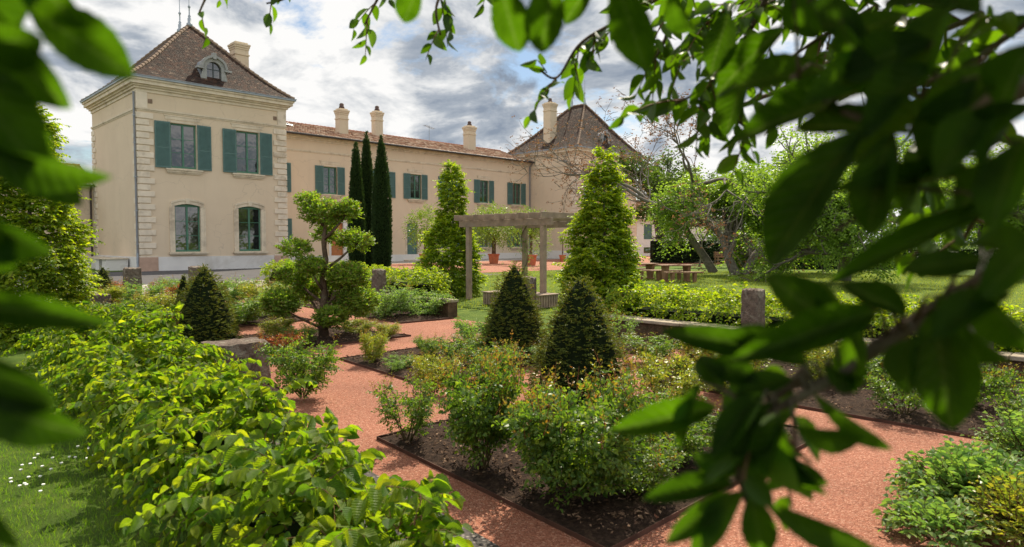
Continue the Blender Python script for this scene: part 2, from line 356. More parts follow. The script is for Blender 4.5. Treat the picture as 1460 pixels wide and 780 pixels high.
    p = q.n('ShaderNodeBsdfPrincipled'); q.l(g, p.inputs['Base Color']); p.inputs['Roughness'].default_value = 0.9; p.inputs['Specular IOR Level'].default_value = 0.15
    q.l(q.bump(q.noise(c, 45, 6, 0.8), 1.0, 0.04), p.inputs['Normal']); q.l(p.outputs[0], o.inputs[0]); M['lawn'] = m
    # asphalt
    M['asphalt'] = mat_plain('asphalt', (0.085, 0.080, 0.082), 0.9, 0.25, 1.2, 0.6, 120, 0.01, spec=0.3)
    M['pale_paving'] = mat_plain('lit_lane_and_terrace', (0.34, 0.31, 0.28), 0.9, 0.15, 1.2, 0.5, 90, 0.01, spec=0.2)  # pale tone: sunlight painted into the lane, own beige of the terrace
    # pebble kerb
    m, t, o = newmat('pebble_concrete'); q = NT(t); c = q.n('ShaderNodeTexCoord').outputs['Object']
    v = q.n('ShaderNodeTexVoronoi'); v.inputs['Scale'].default_value = 26; q.l(c, v.inputs['Vector'])
    g = q.ramp(v.outputs['Distance'], [(0.0, (0.34, 0.30, 0.25)), (0.22, (0.16, 0.13, 0.11)), (0.40, (0.045, 0.036, 0.03)), (1.0, (0.03, 0.025, 0.02))])
    p = q.n('ShaderNodeBsdfPrincipled'); q.l(g, p.inputs['Base Color']); p.inputs['Roughness'].default_value = 0.8
    q.l(q.bump(q.math('MULTIPLY', v.outputs['Distance'], -1.0), 0.8, 0.02), p.inputs['Normal']); q.l(p.outputs[0], o.inputs[0]); M['pebble'] = m
    # leaves
    M['hornbeam'] = mat_leaf('hornbeam_leaf', [(0.040, 0.10, 0.008), (0.075, 0.15, 0.012), (0.15, 0.22, 0.016), (0.05, 0.12, 0.010), (0.20, 0.24, 0.020), (0.065, 0.14, 0.010), (0.14, 0.19, 0.014), (0.045, 0.11, 0.012)], (3.7, 3.4, 0.5), 0.52, 0.50, 0.22, veins=True)
    M['hornbeam_far'] = mat_leaf('hornbeam_leaf_far', [(0.065, 0.13, 0.012), (0.12, 0.20, 0.016), (0.20, 0.28, 0.02), (0.25, 0.30, 0.028)], (3.0, 2.7, 0.5), 0.50, 0.45, 0.3)
    M['rose'] = mat_leaf('rose_leaf', [(0.045, 0.10, 0.020), (0.075, 0.15, 0.026), (0.12, 0.20, 0.034), (0.18, 0.25, 0.045)], (2.6, 2.5, 0.6), 0.40, 0.45, 0.35)
    M['rose_pale'] = mat_leaf('pale_rose_leaf', [(0.09, 0.17, 0.06), (0.14, 0.24, 0.07), (0.20, 0.30, 0.09), (0.24, 0.33, 0.08)], (1.9, 2.0, 0.7), 0.42, 0.5, 0.3)
    M['rose_yellow'] = mat_leaf('yellow_rose_leaf', [(0.14, 0.22, 0.03), (0.24, 0.30, 0.04), (0.36, 0.34, 0.05), (0.16, 0.26, 0.05)], (1.9, 1.8, 0.6), 0.42, 0.38, 0.4)
    M['young'] = mat_leaf('young_red_leaf', [(0.20, 0.09, 0.03), (0.28, 0.20, 0.035), (0.26, 0.27, 0.035), (0.17, 0.22, 0.03), (0.20, 0.08, 0.03)], (1.9, 1.5, 0.7), 0.42, 0.35, 0.4)
    M['red'] = mat_leaf('red_perennial', [(0.36, 0.07, 0.03), (0.44, 0.15, 0.05), (0.22, 0.09, 0.03), (0.16, 0.20, 0.04)], (1.6, 1.2, 0.7), 0.35, 0.5, 0.3)
    M['yew'] = mat_leaf('yew_needles', [(0.060, 0.090, 0.014), (0.085, 0.120, 0.018), (0.14, 0.16, 0.022), (0.07, 0.100, 0.016)], (2.2, 2.0, 0.6), 0.32, 0.5, 0.3)
    M['yew_tip'] = mat_leaf('yew_new_growth', [(0.17, 0.16, 0.02), (0.24, 0.18, 0.022), (0.15, 0.18, 0.02), (0.22, 0.13, 0.02)], (1.8, 1.5, 0.5), 0.40, 0.5, 0.3)
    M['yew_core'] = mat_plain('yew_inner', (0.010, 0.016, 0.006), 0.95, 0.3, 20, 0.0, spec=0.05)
    M['cypress'] = mat_leaf('cypress_sprays', [(0.020, 0.045, 0.016), (0.030, 0.062, 0.018), (0.045, 0.078, 0.020), (0.034, 0.055, 0.016)], (1.5, 1.6, 0.6), 0.22, 0.6, 0.2)
    M['niwaki'] = mat_leaf('cloud_tree_leaf', [(0.09, 0.17, 0.022), (0.15, 0.24, 0.028), (0.21, 0.29, 0.036), (0.11, 0.19, 0.025), (0.20, 0.14, 0.06)], (2.4, 2.5, 0.6), 0.45, 0.45, 0.3)
    M['citrus'] = mat_leaf('citrus_leaf', [(0.09, 0.17, 0.03), (0.15, 0.24, 0.04), (0.22, 0.30, 0.05)], (2.0, 1.9, 0.6), 0.42, 0.4, 0.4)
    M['magnolia'] = mat_leaf('fruit_tree_leaf', [(0.10, 0.18, 0.03), (0.17, 0.27, 0.045), (0.25, 0.36, 0.07), (0.20, 0.31, 0.05)], (1.9, 1.9, 0.6), 0.45, 0.38, 0.45)
    M['dark_leaf'] = mat_leaf('dark_hedge_leaf', [(0.020, 0.05, 0.014), (0.035, 0.075, 0.018), (0.055, 0.10, 0.025)], (1.8, 1.8, 0.6), 0.35, 0.4, 0.4)
    M['deep_leaf'] = mat_leaf('deep_green_leaf', [(0.045, 0.09, 0.018), (0.075, 0.13, 0.025), (0.11, 0.18, 0.03)], (1.9, 1.8, 0.6), 0.42, 0.45, 0.35)
    M['variegated'] = mat_leaf('variegated_leaf', [(0.30, 0.36, 0.18), (0.42, 0.44, 0.28), (0.16, 0.24, 0.08), (0.50, 0.48, 0.34)], (1.3, 1.3, 0.8), 0.35, 0.5, 0.3)
    M['dry'] = mat_leaf('dry_brown_leaf', [(0.20, 0.10, 0.06), (0.28, 0.15, 0.09), (0.14, 0.08, 0.05), (0.30, 0.20, 0.12)], (1.3, 1.1, 0.7), 0.35, 0.6, 0.2)
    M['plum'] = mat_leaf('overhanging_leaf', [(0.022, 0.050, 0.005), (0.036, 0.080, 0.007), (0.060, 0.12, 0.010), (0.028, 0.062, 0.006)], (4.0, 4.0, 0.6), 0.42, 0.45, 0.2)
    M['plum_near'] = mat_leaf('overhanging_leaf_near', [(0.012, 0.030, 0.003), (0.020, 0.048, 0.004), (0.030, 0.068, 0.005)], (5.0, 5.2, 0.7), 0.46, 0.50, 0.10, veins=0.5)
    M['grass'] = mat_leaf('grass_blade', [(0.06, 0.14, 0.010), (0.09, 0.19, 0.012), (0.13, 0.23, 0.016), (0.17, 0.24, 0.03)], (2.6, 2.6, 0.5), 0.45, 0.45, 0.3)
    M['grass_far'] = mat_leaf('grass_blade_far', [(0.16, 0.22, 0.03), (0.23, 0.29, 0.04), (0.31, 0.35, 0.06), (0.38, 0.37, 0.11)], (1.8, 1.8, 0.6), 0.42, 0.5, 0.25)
    M['daisy'] = mat_plain('daisy_petal', (0.80, 0.80, 0.76), 0.7, 0.05, 5, 0.0)
mk_materials()

# ------------------------------------------------------------------ leaf geometry
def T_far():      # folded rhombus
    V = np.array([(0, 0, 0), (0, 1, 0), (-0.5, 0.48, 0.12), (0.5, 0.48, 0.12)], float)
    F = [(0, 1, 2), (0, 3, 1)]; return V, F
def T_mid():
    V = np.array([(0, 0, 0), (0, .33, 0), (0, .68, -.02), (0, 1, -.08), (-.42, .26, .10), (-.44, .60, .10), (.42, .26, .10), (.44, .60, .10)], float)
    F = [(0, 1, 4), (1, 2, 5, 4), (2, 3, 5), (0, 6, 1), (1, 6, 7, 2), (2, 7, 3)]; return V, F
def T_near(n=12, ser=0.0, obov=False, bend=0.0):
    V = []; F = []
    for i in range(n + 1):
        t = i / n
        w = 0.5 * ((math.sin(math.pi * min(1, t ** 0.85)) ** 0.75) * (1 - 0.18 * t) if not obov else math.sin(math.pi * t ** 1.12) ** .72) if 0 < t < 1 else 0.004
        if ser and 0 < i < n: w *= 1 + (ser if i % 2 else -ser)
        for s_ in (-1, -0.5, 0, 0.5, 1):
            V.append((s_ * w + bend * math.sin(math.pi * t), t, 0.16 * abs(s_ * w) * 2 * (1 - .3 * t) + 0.012 * math.sin(t * 9 + s_ * 2) - 0.16 * t * t))
    for i in range(n):
        for k in range(4):
            a = i * 5 + k; F.append((a, a + 1, a + 6, a + 5))
    return np.array(V, float), F
def T_blade():
    V = np.array([(-.5, 0, 0), (.5, 0, 0), (-.35, .55, 0.03), (.35, .55, 0.03), (0, 1, -0.12)], float)
    return V, [(0, 1, 3, 2), (2, 3, 4)]
def unit(a): return a / np.maximum(np.linalg.norm(a, axis=-1, keepdims=True), 1e-9)
def leaf_mesh(name, pos, ax, nm, size, width, mat, T, curl=None, smooth=False, extra=None):
    V, F = T; N = len(pos)
    ax = unit(ax); side = unit(np.cross(ax, nm)); nm = np.cross(side, ax)
    size = np.asarray(size, float).reshape(-1, 1, 1)
    if np.isscalar(width): width = np.full(N, width)
    cz = np.ones(N) if curl is None else curl
    X = V[None, :, 0:1] * np.asarray(width).reshape(-1, 1, 1); Yt = V[None, :, 1:2]; Z = V[None, :, 2:3] * cz.reshape(-1, 1, 1)
    W = pos[:, None, :] + size * (X * side[:, None, :] + Yt * ax[:, None, :] + Z * nm[:, None, :])
    W = W.reshape(-1, 3); K = len(V)
    fl = np.array([i for f in F for i in f]); fs = np.cumsum([0] + [len(f) for f in F])[:-1]
    loops = (fl[None, :] + (np.arange(N) * K)[:, None]).ravel(); starts = (fs[None, :] + (np.arange(N) * len(fl))[:, None]).ravel()
    uvv = np.stack([V[:, 0] + 0.5, V[:, 1]], 1)[fl]; uv = np.tile(uvv, (N, 1))
    return raw_mesh(name, W, loops, starts, mat, smooth, uv)
def tubes_mesh(name, PT, RD, mat, n=4, smooth=True):
    """PT (N,M,3) polylines, RD (N,M) radii"""
    N, Mn, _ = PT.shape
    d = np.gradient(PT, axis=1); d = unit(d)
    ref = np.where(np.abs(d[..., 2:3]) > 0.9, np.array([1.0, 0, 0]), np.array([0, 0, 1.0]))
    x = unit(np.cross(d, ref)); y = np.cross(d, x)
    a = np.arange(n) * 2 * np.pi / n
    ring = PT[:, :, None, :] + RD[:, :, None, None] * (x[:, :, None, :] * np.cos(a)[None, None, :, None] + y[:, :, None, :] * np.sin(a)[None, None, :, None])
    V = ring.reshape(-1, 3)
    i = np.arange(N)[:, None, None]; j = np.arange(Mn - 1)[None, :, None]; k = np.arange(n)[None, None, :]
    b = i * Mn * n + j * n; k2 = (k + 1) % n
    q = np.stack([b + k, b + k2, b + n + k2, b + n + k], -1).reshape(-1)
    starts = np.arange(len(q) // 4) * 4
    return raw_mesh(name, V, q, starts, mat, smooth)

def rvec(rng, n): return unit(rng.normal(size=(n, 3)))
def shoots(rng, O, D, L, spacing, leaf, ang=55.0, droop=0.25, upn=0.8, sizevar=0.3, leafdroop=0.25, tipleaf=True, start=0.08):
    """leaves set alternately along arching shoots. returns leaf arrays and the shoots' polylines"""
    N = len(O); D = unit(D); Mx = int(np.ceil(L.max() / spacing))
    t = start * L[:, None] + (np.arange(Mx)[None, :] + rng.uniform(-.25, .25, (N, Mx))) * spacing; t = np.maximum(t, 0)
    ok = t < L[:, None]
    def at(tt): return O[:, None, :] + D[:, None, :] * tt[..., None] - np.array([0, 0, 1.0]) * (droop * tt ** 2 / np.maximum(L[:, None], .01))[..., None]
    pos = at(t); tan = unit(at(t + .01) - pos)
    up = unit(np.array([0, 0, 1.0]) + rvec(rng, N) * 0.35)[:, None, :] * np.ones((1, Mx, 1))
    side = unit(np.cross(tan, up)); nrm = np.cross(side, tan)
    sgn = np.where((np.arange(Mx) % 2) == 0, 1.0, -1.0)[None, :, None] * np.ones((N, 1, 1))
    a = np.radians(ang + rng.uniform(-18, 18, (N, Mx)))[..., None]
    ax = tan * np.cos(a) + side * sgn * np.sin(a) - np.array([0, 0, 1.0]) * leafdroop * rng.uniform(.3, 1.6, (N, Mx, 1))
    nm = nrm * upn + rvec(rng, N * Mx).reshape(N, Mx, 3) * (1 - upn) * 1.6
    sz = leaf * (1 - .35 * (t / L[:, None]) ** 3) * rng.uniform(1 - sizevar, 1 + sizevar, (N, Mx))
    m = ok
    lt = np.linspace(0, 1, 5)[None, :] * L[:, None]
    return pos[m], ax[m], nm[m], sz[m], at(lt)
def cat(*arrs): return [np.concatenate(x, 0) for x in zip(*arrs)]

def compound(rng, pos, ax, nm, size, k=5):
    """split each leaf into leaflets (rose)"""
    ax = unit(ax); side = unit(np.cross(ax, nm)); out = []
    for tt, sg in ((1.0, 0), (0.62, 1), (0.62, -1), (0.25, 1), (0.25, -1))[:k]:
        p = pos + ax * (size * tt)[:, None]
        a = ax * (1.0 if sg == 0 else 0.35) + side * sg * 0.9
        out.append((p, a + rng.normal(size=p.shape) * .15, nm + rng.normal(size=p.shape) * .25, size * (0.62 if sg == 0 else 0.5)))
    return cat(*out)

# ================================================================== GROUND
def sheet(name, pts, z, mat, kind='structure'):
    b = MB(); b.poly([(p[0], p[1], z) for p in pts]); o = b.build(name, mat); o['kind'] = kind; return o
sheet('ground', [(-900, -900), (900, -900), (900, 900), (-900, 900)], -0.004, M['lawn'])
def uvp(pts): return [UV(a, b)[:2] for a, b in pts]
sheet('garden_path', uvp([(2.1, -4), (9.75, -4), (9.75, 20.5), (3.4, 20.5)]), 0.006, M['gravel'])
sheet('asphalt_drive', uvp([(-25, 25.5), (25.5, 25.5), (25.5, 60), (-25, 60)]), 0.006, M['asphalt'])
sheet('lit_lane', uvp([(-25, 22.5), (17.0, 22.5), (17.0, 29.8), (-25, 29.8)]), 0.012, M['pale_paving'])  # sunlit stretch of the road, its light put into a paler sheet
sheet('forecourt', uvp([(25.5, 28), (36, 27.0), (48, 27.5), (58, 22), (80, 14), (95, 10), (95, 18), (80, 26), (75, 60), (25.5, 60)]), 0.008, M['gravel'])
sheet('side_lawn', uvp([(-2, 44.0), (12.1, 44.0), (12.1, 53.4), (-2, 53.4)]), 0.018, M['lawn'])

sheet('terrace', uvp([(25.6, 44.6), (53.0, 44.6), (53.0, 60), (25.6, 60)]), 0.014, M['pale_paving'])
def bed(pts, seed, edge_sides=None):
    """raised soil bed; pts are (u,v) corners"""
    rng = np.random.default_rng(seed)
    us = [p[0] for p in pts]; vs_ = [p[1] for p in pts]
    a, b, c, d = [np.array(p, float) for p in pts]      # (u0,v0) (u1,v0) (u1,v1) (u0,v1)
    nu = max(6, int(np.linalg.norm(b - a) / 0.10)); nv = max(6, int(np.linalg.norm(d - a) / 0.10))
    nu = min(nu, 90); nv = min(nv, 120)
    s, t = np.meshgrid(np.linspace(0, 1, nu), np.linspace(0, 1, nv), indexing='ij')
    p = ((1 - s) * (1 - t))[..., None] * a + (s * (1 - t))[..., None] * b + (s * t)[..., None] * c + ((1 - s) * t)[..., None] * d
    edge = np.minimum(np.minimum(s, 1 - s) * nu, np.minimum(t, 1 - t) * nv)
    z = 0.02 + 0.035 * np.clip(edge / 3, 0, 1) + rng.normal(size=s.shape) * 0.014 * (edge > 0.5)
    V = np.stack([(p[..., 0] - p[..., 1]) / S2, (p[..., 0] + p[..., 1]) / S2, z], -1).reshape(-1, 3)
    i, j = np.meshgrid(np.arange(nu - 1), np.arange(nv - 1), indexing='ij')
    q = np.stack([i * nv + j, (i + 1) * nv + j, (i + 1) * nv + j + 1, i * nv + j + 1], -1).reshape(-1)
    me = raw_mesh('bed_soil', V, q, np.arange(len(q) // 4) * 4, M['soil'], True)
    o = link('bed_soil', me); o['kind'] = 'structure'
    mb = MB(); cs = [a, b, c, d]
    for k in range(4):
        A, B = cs[k], cs[(k + 1) % 4]; Aw = UV(A[0], A[1], 0.02); Bw = UV(B[0], B[1], 0.02)
        dd = (Bw - Aw).normalized() * (0.006 if k % 2 else -0.003)
        mb.bar(Aw - dd, Bw + dd, 0.006 if k % 2 else 0.007, 0.034 if k % 2 else 0.036)
    e = mb.build('bed_edging', M['edging']); e['kind'] = 'structure'
    # mulch chips and clods
    n = int(min(5200, 420 * np.linalg.norm(b - a) * np.linalg.norm(d - a)))
    s, t = rng.uniform(.02, .98, n), rng.uniform(.02, .98, n)
    p = ((1 - s) * (1 - t))[:, None] * a + (s * (1 - t))[:, None] * b + (s * t)[:, None] * c + ((1 - s) * t)[:, None] * d
    pos = np.stack([(p[:, 0] - p[:, 1]) / S2, (p[:, 0] + p[:, 1]) / S2, np.full(n, 0.062)], -1)
    axv = rng.normal(size=(n, 3)) * (1, 1, .25); nmv = np.array([0, 0, 1.0]) + rng.normal(size=(n, 3)) * .5
    me = leaf_mesh('mulch', pos, axv, nmv, rng.uniform(.012, .05, n), .55, M['mulch'], T_far())
    o = link('mulch', me); tag(o, 'loose brown mulch chips scattered over the dark soil of a rose bed', 'mulch', kind='stuff')
def L_(v): return 2.72 + 0.11 * v
BEDS = [
    [(L_(2.2), 2.2), (6.2, 2.2), (6.2, 4.95), (L_(4.95), 4.95)],            # A: big rose bed in front
    [(4.9, 6.5), (7.6, 6.3), (7.9, 8.75), (5.13, 8.75)],                 # B: bed with two cones
    [(4.3, 10.05), (7.35, 10.0), (7.0, 12.0), (4.3, 12.2)],              # E: cloud tree bed
    [(8.35, 11.7), (9.72, 11.6), (9.72, 20.0), (8.9, 20.0)],             # F: strip along the wall
    [(3.0, 13.6), (7.3, 13.6), (7.6, 20.4), (3.4, 20.4)],                # G: far left rose bed
    [(8.6, 5.9), (9.72, 5.9), (9.72, 10.0), (8.6, 10.0)],                # H: strip along wall to the right
    [(7.0, -4.0), (9.72, -4.0), (9.72, 4.7), (7.05, 4.7)],
    [(3.5, -4.0), (6.95, -4.0), (6.95, 1.05), (5.0, 1.02)],              # D: bottom right
    [(2.15, 7.2), (3.55, 7.2), (3.9, 12.6), (2.6, 12.6)],                # left of the path
]
for k, bd in enumerate(BEDS): bed(bd, 100 + k)
def litter():
    rng = np.random.default_rng(9); n = 900; u = rng.uniform(3, 9.6, n); v = rng.uniform(-2, 16, n)
    pos = np.stack([(u - v) / S2, (u + v) / S2, np.full(n, .012)], 1); axv = rng.normal(size=(n, 3)) * (1, 1, .1); nmv = np.array([0, 0, 1.0]) + rng.normal(size=(n, 3)) * .3
    o = link('leaf_litter', leaf_mesh('leaf_litter', pos, axv, nmv, rng.uniform(.008, .035, n), .5, M['litter'], T_far(), curl=rng.uniform(0, 2, n))); tag(o, 'scattered small fallen leaves and bits on the red gravel paths', 'leaf litter', kind='stuff')
M['litter'] = mat_leaf('fallen_bits', [(0.20, 0.16, 0.04), (0.12, 0.06, 0.03), (0.30, 0.22, 0.12), (0.10, 0.14, 0.03)], (1, 1, 1), 0.1, 0.8, 0.1)
litter()
# pebbled kerb of the hedge side of the path
kb = MB(); kb.hexa([UV(1.7, -1, 0.0), UV(2.14, -1, 0.0), UV(2.14 + .11 * 7, 6, 0.0), UV(1.7 + .11 * 6, 6, 0.0), UV(1.7, -1, 0.05), UV(2.14, -1, 0.05), UV(2.14 + .11 * 7, 6, 0.05), UV(1.7 + .11 * 6, 6, 0.05)])
tag(kb.build('kerb_strip', M['pebble'], bevel=0.01), kind='structure')

# low wall u ~ 9.85 with gap
def low_wall(v0, v1, label, seed):
    rng = random.Random(seed)
    root = thing('low_wall', label, 'wall', UV(9.95, (v0 + v1) / 2, 0), R(45))
    L = (v1 - v0) / 2
    b = MB(); b.box(-0.14, 0.14, -L, L, 0, 0.34); b.build('wall_face', M['oldwall'], root)
    c = MB(); y = -L
    while y < L - 0.05:
        y2 = min(L, y + rng.uniform(.7, 1.1)); dz = rng.uniform(-.008, .008)
        c.box(-0.19, 0.19, y + .006, y2 - .006, 0.342, 0.40 + dz); y = y2
    c.build('coping', M['coping'], root, bevel=0.012)
low_wall(-4, 8.2, 'long low dark garden wall with pale coping running right behind the roses', 1)
low_wall(11.9, 20, 'short low dark garden wall with pale coping left of the pergola opening', 2)

# ================================================================== MANOR HOUSE  (local x = u-12.4, y = v-43.6)
H0 = UV(12.4, 43.6, 0)
house = thing('manor_house', 'cream rendered manor house with two hipped roof towers, long tiled wing and teal shutters', 'house', H0, R(45))
def wall_panel(mb, x0, x1, y, z0, z1, holes, depth=0.28, axis='x'):
    """wall face at y facing -y with recessed openings (hx0,hx1,hz0,hz1)"""
    xs = sorted({x0, x1, *[h[0] for h in holes], *[h[1] for h in holes]}); zs = sorted({z0, z1, *[h[2] for h in holes], *[h[3] for h in holes]})
    for i in range(len(xs) - 1):
        for j in range(len(zs) - 1):
            cx_, cz_ = (xs[i] + xs[i + 1]) / 2, (zs[j] + zs[j + 1]) / 2
            if any(h[0] < cx_ < h[1] and h[2] < cz_ < h[3] for h in holes): continue
            mb.quad((xs[i], y, zs[j]), (xs[i + 1], y, zs[j]), (xs[i + 1], y, zs[j + 1]), (xs[i], y, zs[j + 1]))
    for a, b, c, d in holes:
        e = y + depth
        mb.quad((a, y, c), (a, y, d), (a, e, d), (a, e, c)); mb.quad((b, y, c), (b, e, c), (b, e, d), (b, y, d))
        mb.quad((a, y, d), (b, y, d), (b, e, d), (a, e, d)); mb.quad((a, y, c), (a, e, c), (b, e, c), (b, y, c))
        mb.quad((a, e, c), (b, e, c), (b, e, d), (a, e, d))
TW, TD, WH = 9.2, 10.0, 10.95
WY = 6.6; PX0, PX1, PD = 40.56, 50.9, 9.4
up_z = (6.28, 9.0)
TOWER_WIN = [(2.56, 'up'), (6.57, 'up'), (2.70, 'lo'), (6.62, 'lo')]
def tower_holes(ox): return [(ox + c - .76, ox + c + .76, *(up_z if k == 'up' else (1.15, 4.15))) for c, k in TOWER_WIN]
mb = MB(); wall_panel(mb, 0, TW, 0, 0, WH, tower_holes(0))
mb.quad((0, TD, 0), (0, 0, 0), (0, 0, WH), (0, TD, WH)); mb.quad((TW, 0, 0), (TW, TD, 0), (TW, TD, WH), (TW, 0, WH)); mb.quad((TW, TD, 0), (0, TD, 0), (0, TD, WH), (TW, TD, WH))
mb.build('tower_wall', M['wall'], house)
WING_U = [(11.5), (16.35), (21.5), (25.15), (29.2), (33.75), (38.45)]
wh = []; 
WUP = (5.75, 8.0); WLO = (1.25, 3.6)
for c in WING_U: wh.append((c - .62, c + .62, *WUP))
DOORS = [(16.95, 1.15, 3.35, 'door'), (24.75, 1.2, 3.5, 'green')]
for c in (11.5, 20.9, 29.4, 33.75, 38.45): wh.append((c - .62, c + .62, *WLO))
for c, w, h, k in DOORS: wh.append((c - w / 2, c + w / 2, 0.12, h))
mb = MB(); wall_panel(mb, TW, PX0, WY, 0, 10.3, wh)
mb.quad((PX0, 15.8, 0), (TW, 15.8, 0), (TW, 15.8, 10.3), (PX0, 15.8, 10.3)); mb.quad((TW, 10, 0), (TW, 15.8, 0), (TW, 15.8, 10.3), (TW, 10, 10.3))
mb.build('wing_wall', M['wall'], house)
mb = MB(); ph = [(a + PX0 + .2, b + PX0 + .2, c, d) for a, b, c, d in tower_holes(0)]
wall_panel(mb, PX0, PX1, 0, 0, WH, ph)
mb.quad((PX0, PD, 0), (PX0, 0, 0), (PX0, 0, WH), (PX0, PD, WH)); mb.quad((PX1, 0, 0), (PX1, PD, 0), (PX1, PD, WH), (PX1, 0, WH)); mb.quad((PX1, PD, 0), (PX0, PD, 0), (PX0, PD, WH), (PX1, PD, WH))
mb.build('pavilion_wall', M['wall'], house)
mb = MB(); mb.box(-16, -0.01, 10.02, 18, 0, 5.55); mb.build('annex_wall', M['wall'], house)

def ring(mb, x0, x1, y0, y1, off, z0, z1, th=0.3):
    a0, a1, b0, b1 = x0 - off, x1 + off, y0 - off, y1 + off
    o = [(a0, b0), (a1, b0), (a1, b1), (a0, b1)]; i = [(x0 + .05, y0 + .05), (x1 - .05, y0 + .05), (x1 - .05, y1 - .05), (x0 + .05, y1 - .05)]
    for k in range(4):
        p, q_, r_, s_ = o[k], o[(k + 1) % 4], i[(k + 1) % 4], i[k]
        mb.quad((*p, z0), (*q_, z0), (*q_, z1), (*p, z1)); mb.quad((*p, z1), (*q_, z1), (*r_, z1), (*s_, z1)); mb.quad((*q_, z0), (*p, z0), (*s_, z0), (*r_, z0))
def hip_roof(name, x0, x1, y0, y1, z0, zr, ry0, ry1):
    cx_ = (x0 + x1) / 2; A, B, C_, D_ = (x0, y0, z0), (x1, y0, z0), (x1, y1, z0), (x0, y1, z0); E, F_ = (cx_, ry0, zr), (cx_, ry1, zr)
    mb = MB(); NSG = 14
    def slope(p, q_, r_, s_):      # p-q eave, s-r ridge (may coincide); subdivided with a slight bell cast at the eave
        p, q_, r_, s_ = map(Vector, (p, q_, r_, s_)); Ln = (q_ - p).length
        hgt = (((s_ + r_) / 2) - ((p + q_) / 2)).length
        e = (q_ - p).normalized()
        def pt(a, t):
            t2 = t; lo = p.lerp(s_, t2); hi = q_.lerp(r_, t2); w = lo.lerp(hi, a)
            w.z -= 0.32 * math.sin(math.pi * min(1, t * 1.15)) * (1 - t) if t < .87 else 0
            return w
        for j in range(NSG):
            for i in range(NSG):
                a0, a1, t0, t1 = i / NSG, (i + 1) / NSG, j / NSG, (j + 1) / NSG
                pts = [pt(a0, t0), pt(a1, t0), pt(a1, t1), pt(a0, t1)]
                uv = [((w - p).dot(e), t * hgt) for w, t in zip(pts, (t0, t0, t1, t1))]
                if (pts[2] - pts[3]).length < 1e-4: pts = pts[:3]; uv = uv[:3]
                mb.poly(pts, uv)
    slope(A, B, E, E); slope(B, C_, F_, E); slope(C_, D_, F_, F_); slope(D_, A, E, F_)
    roof = mb.build(name, M['flat_tiles'], house, smooth=False)
    # hip and ridge tiles
    hb = MB()
    for a, b in ((A, E), (B, E), (C_, F_), (D_, F_), (E, F_)):
        a = Vector(a); b = Vector(b); n = max(2, int((b - a).length / 0.36))
        for k in range(n):
            t0, t1 = k / n, (k + 1.12) / n
            def q2(t):
                w = a.lerp(b, t)
                if a != Vector(E): w.z -= 0.32 * math.sin(math.pi * min(1, t * 1.15)) * (1 - t) if t < .87 else 0
                return w
            hb.tube([q2(t0) + Vector((0, 0, .03)), q2(min(1, t1)) + Vector((0, 0, .01))], [0.115, 0.085], 7)
    hb.build('ridge_tiles', M['terra_old'], roof)
    # finials
    for f in (E, F_):
        fb = MB(); fb.lathe([(0.22, -.1), (0.20, .12), (.11, .2), (.13, .45), (.07, .52), (.10, .62), (.045, .72), (.04, 1.15), (.09, 1.22), (.09, 1.28), (.03, 1.36), (.018, 2.6), (.004, 3.5)], f, 10)
        fb.build('finial', M['zinc'], roof, smooth=True)
    return roof
M['terra_old'] = mat_plain('old_ridge_tile', (0.24, 0.17, 0.125), 0.85, 0.3, 3, 0.4, 30, 0.02, spec=0.2)
for (x0, x1, y0, y1, nm_, rr, zr) in ((0, TW, 0, TD, 'tower_roof', (4.3, 6.1), 16.4), (PX0, PX1, 0, PD, 'pavilion_roof', (3.2, 5.0), 16.9)):
    c = MB()
    for off, z0, z1 in ((.06, 10.62, 10.80), (.16, 10.803, 10.93), (.26, 10.933, 11.03), (.40, 11.033, 11.24), (.48, 11.243, 11.36)): ring(c, x0, x1, y0, y1, off, z0, z1)
    c.build('cornice', M['stone'], house)
    c = MB(); ring(c, x0, x1, y0, y1, .56, 11.363, 11.47); ring(c, x0, x1, y0, y1, .60, 11.473, 11.50); c.build('gutter', M['zinc'], house)
    c = MB(); ring(c, x0, x1, y0, y1, .035, 9.52, 9.60); ring(c, x0, x1, y0, y1, .08, 9.603, 9.70); c.build('belt_course', M['stone'], house)
    hip_roof(nm_, x0 - .46, x1 + .46, y0 - .46, y1 + .46, 11.502, zr, *rr)
def quoins(xc, yc, sx, sy, zt=10.6, both=True, z0=0.95):
    """blocks at corner (xc,yc); sx,sy: direction into the walls"""
    b = MB(); z = z0; k = 0
    while z < zt - .1:
        h = 0.385; lx = .86 if k % 2 else .62; z2 = min(z + h, zt)
        ly = .62 if k % 2 else .86
        p = .065 if k % 2 else .062
        xs = sorted((xc - sx * p, xc + sx * lx)); ys = sorted((yc - sy * p, yc + sy * ly if both else yc + sy * .05))
        # chamfered block
        b.box(xs[0], xs[1], ys[0], ys[1], z + .045, z2 - .015)
        z += h; k += 1
    b.build('quoin', M['quoin'], house, bevel=0.012)
quoins(0, 0, 1, 1, 9.5); quoins(TW, 0, -1, 1, 9.5); quoins(0, TD, 1, -1, 9.5); quoins(PX0, 0, 1, 1, 9.5); quoins(PX1, 0, -1, 1, 9.5)
b = MB()
for (xc, sx) in ((0, 1), (TW, -1), (PX0, 1), (PX1, -1)):
    for (p0, p1, y0_, y1_, z0_, z1_, nm_) in ((-.06, .95, -.065, .6, 0, .93, 'corner_block'), (-.05, .56, -.052, .3, 9.705, 10.618, 'pilaster'), (.60, .84, -.03, .1, 10.0, 10.25, 'wall_vent')):
        xs = sorted((xc + sx * p0, xc + sx * p1)); b = MB(); b.box(xs[0], xs[1], y0_, y1_, z0_, z1_); b.build(nm_, M['quoin'] if nm_ != 'wall_vent' else M['terra_old'], house)
b = MB()
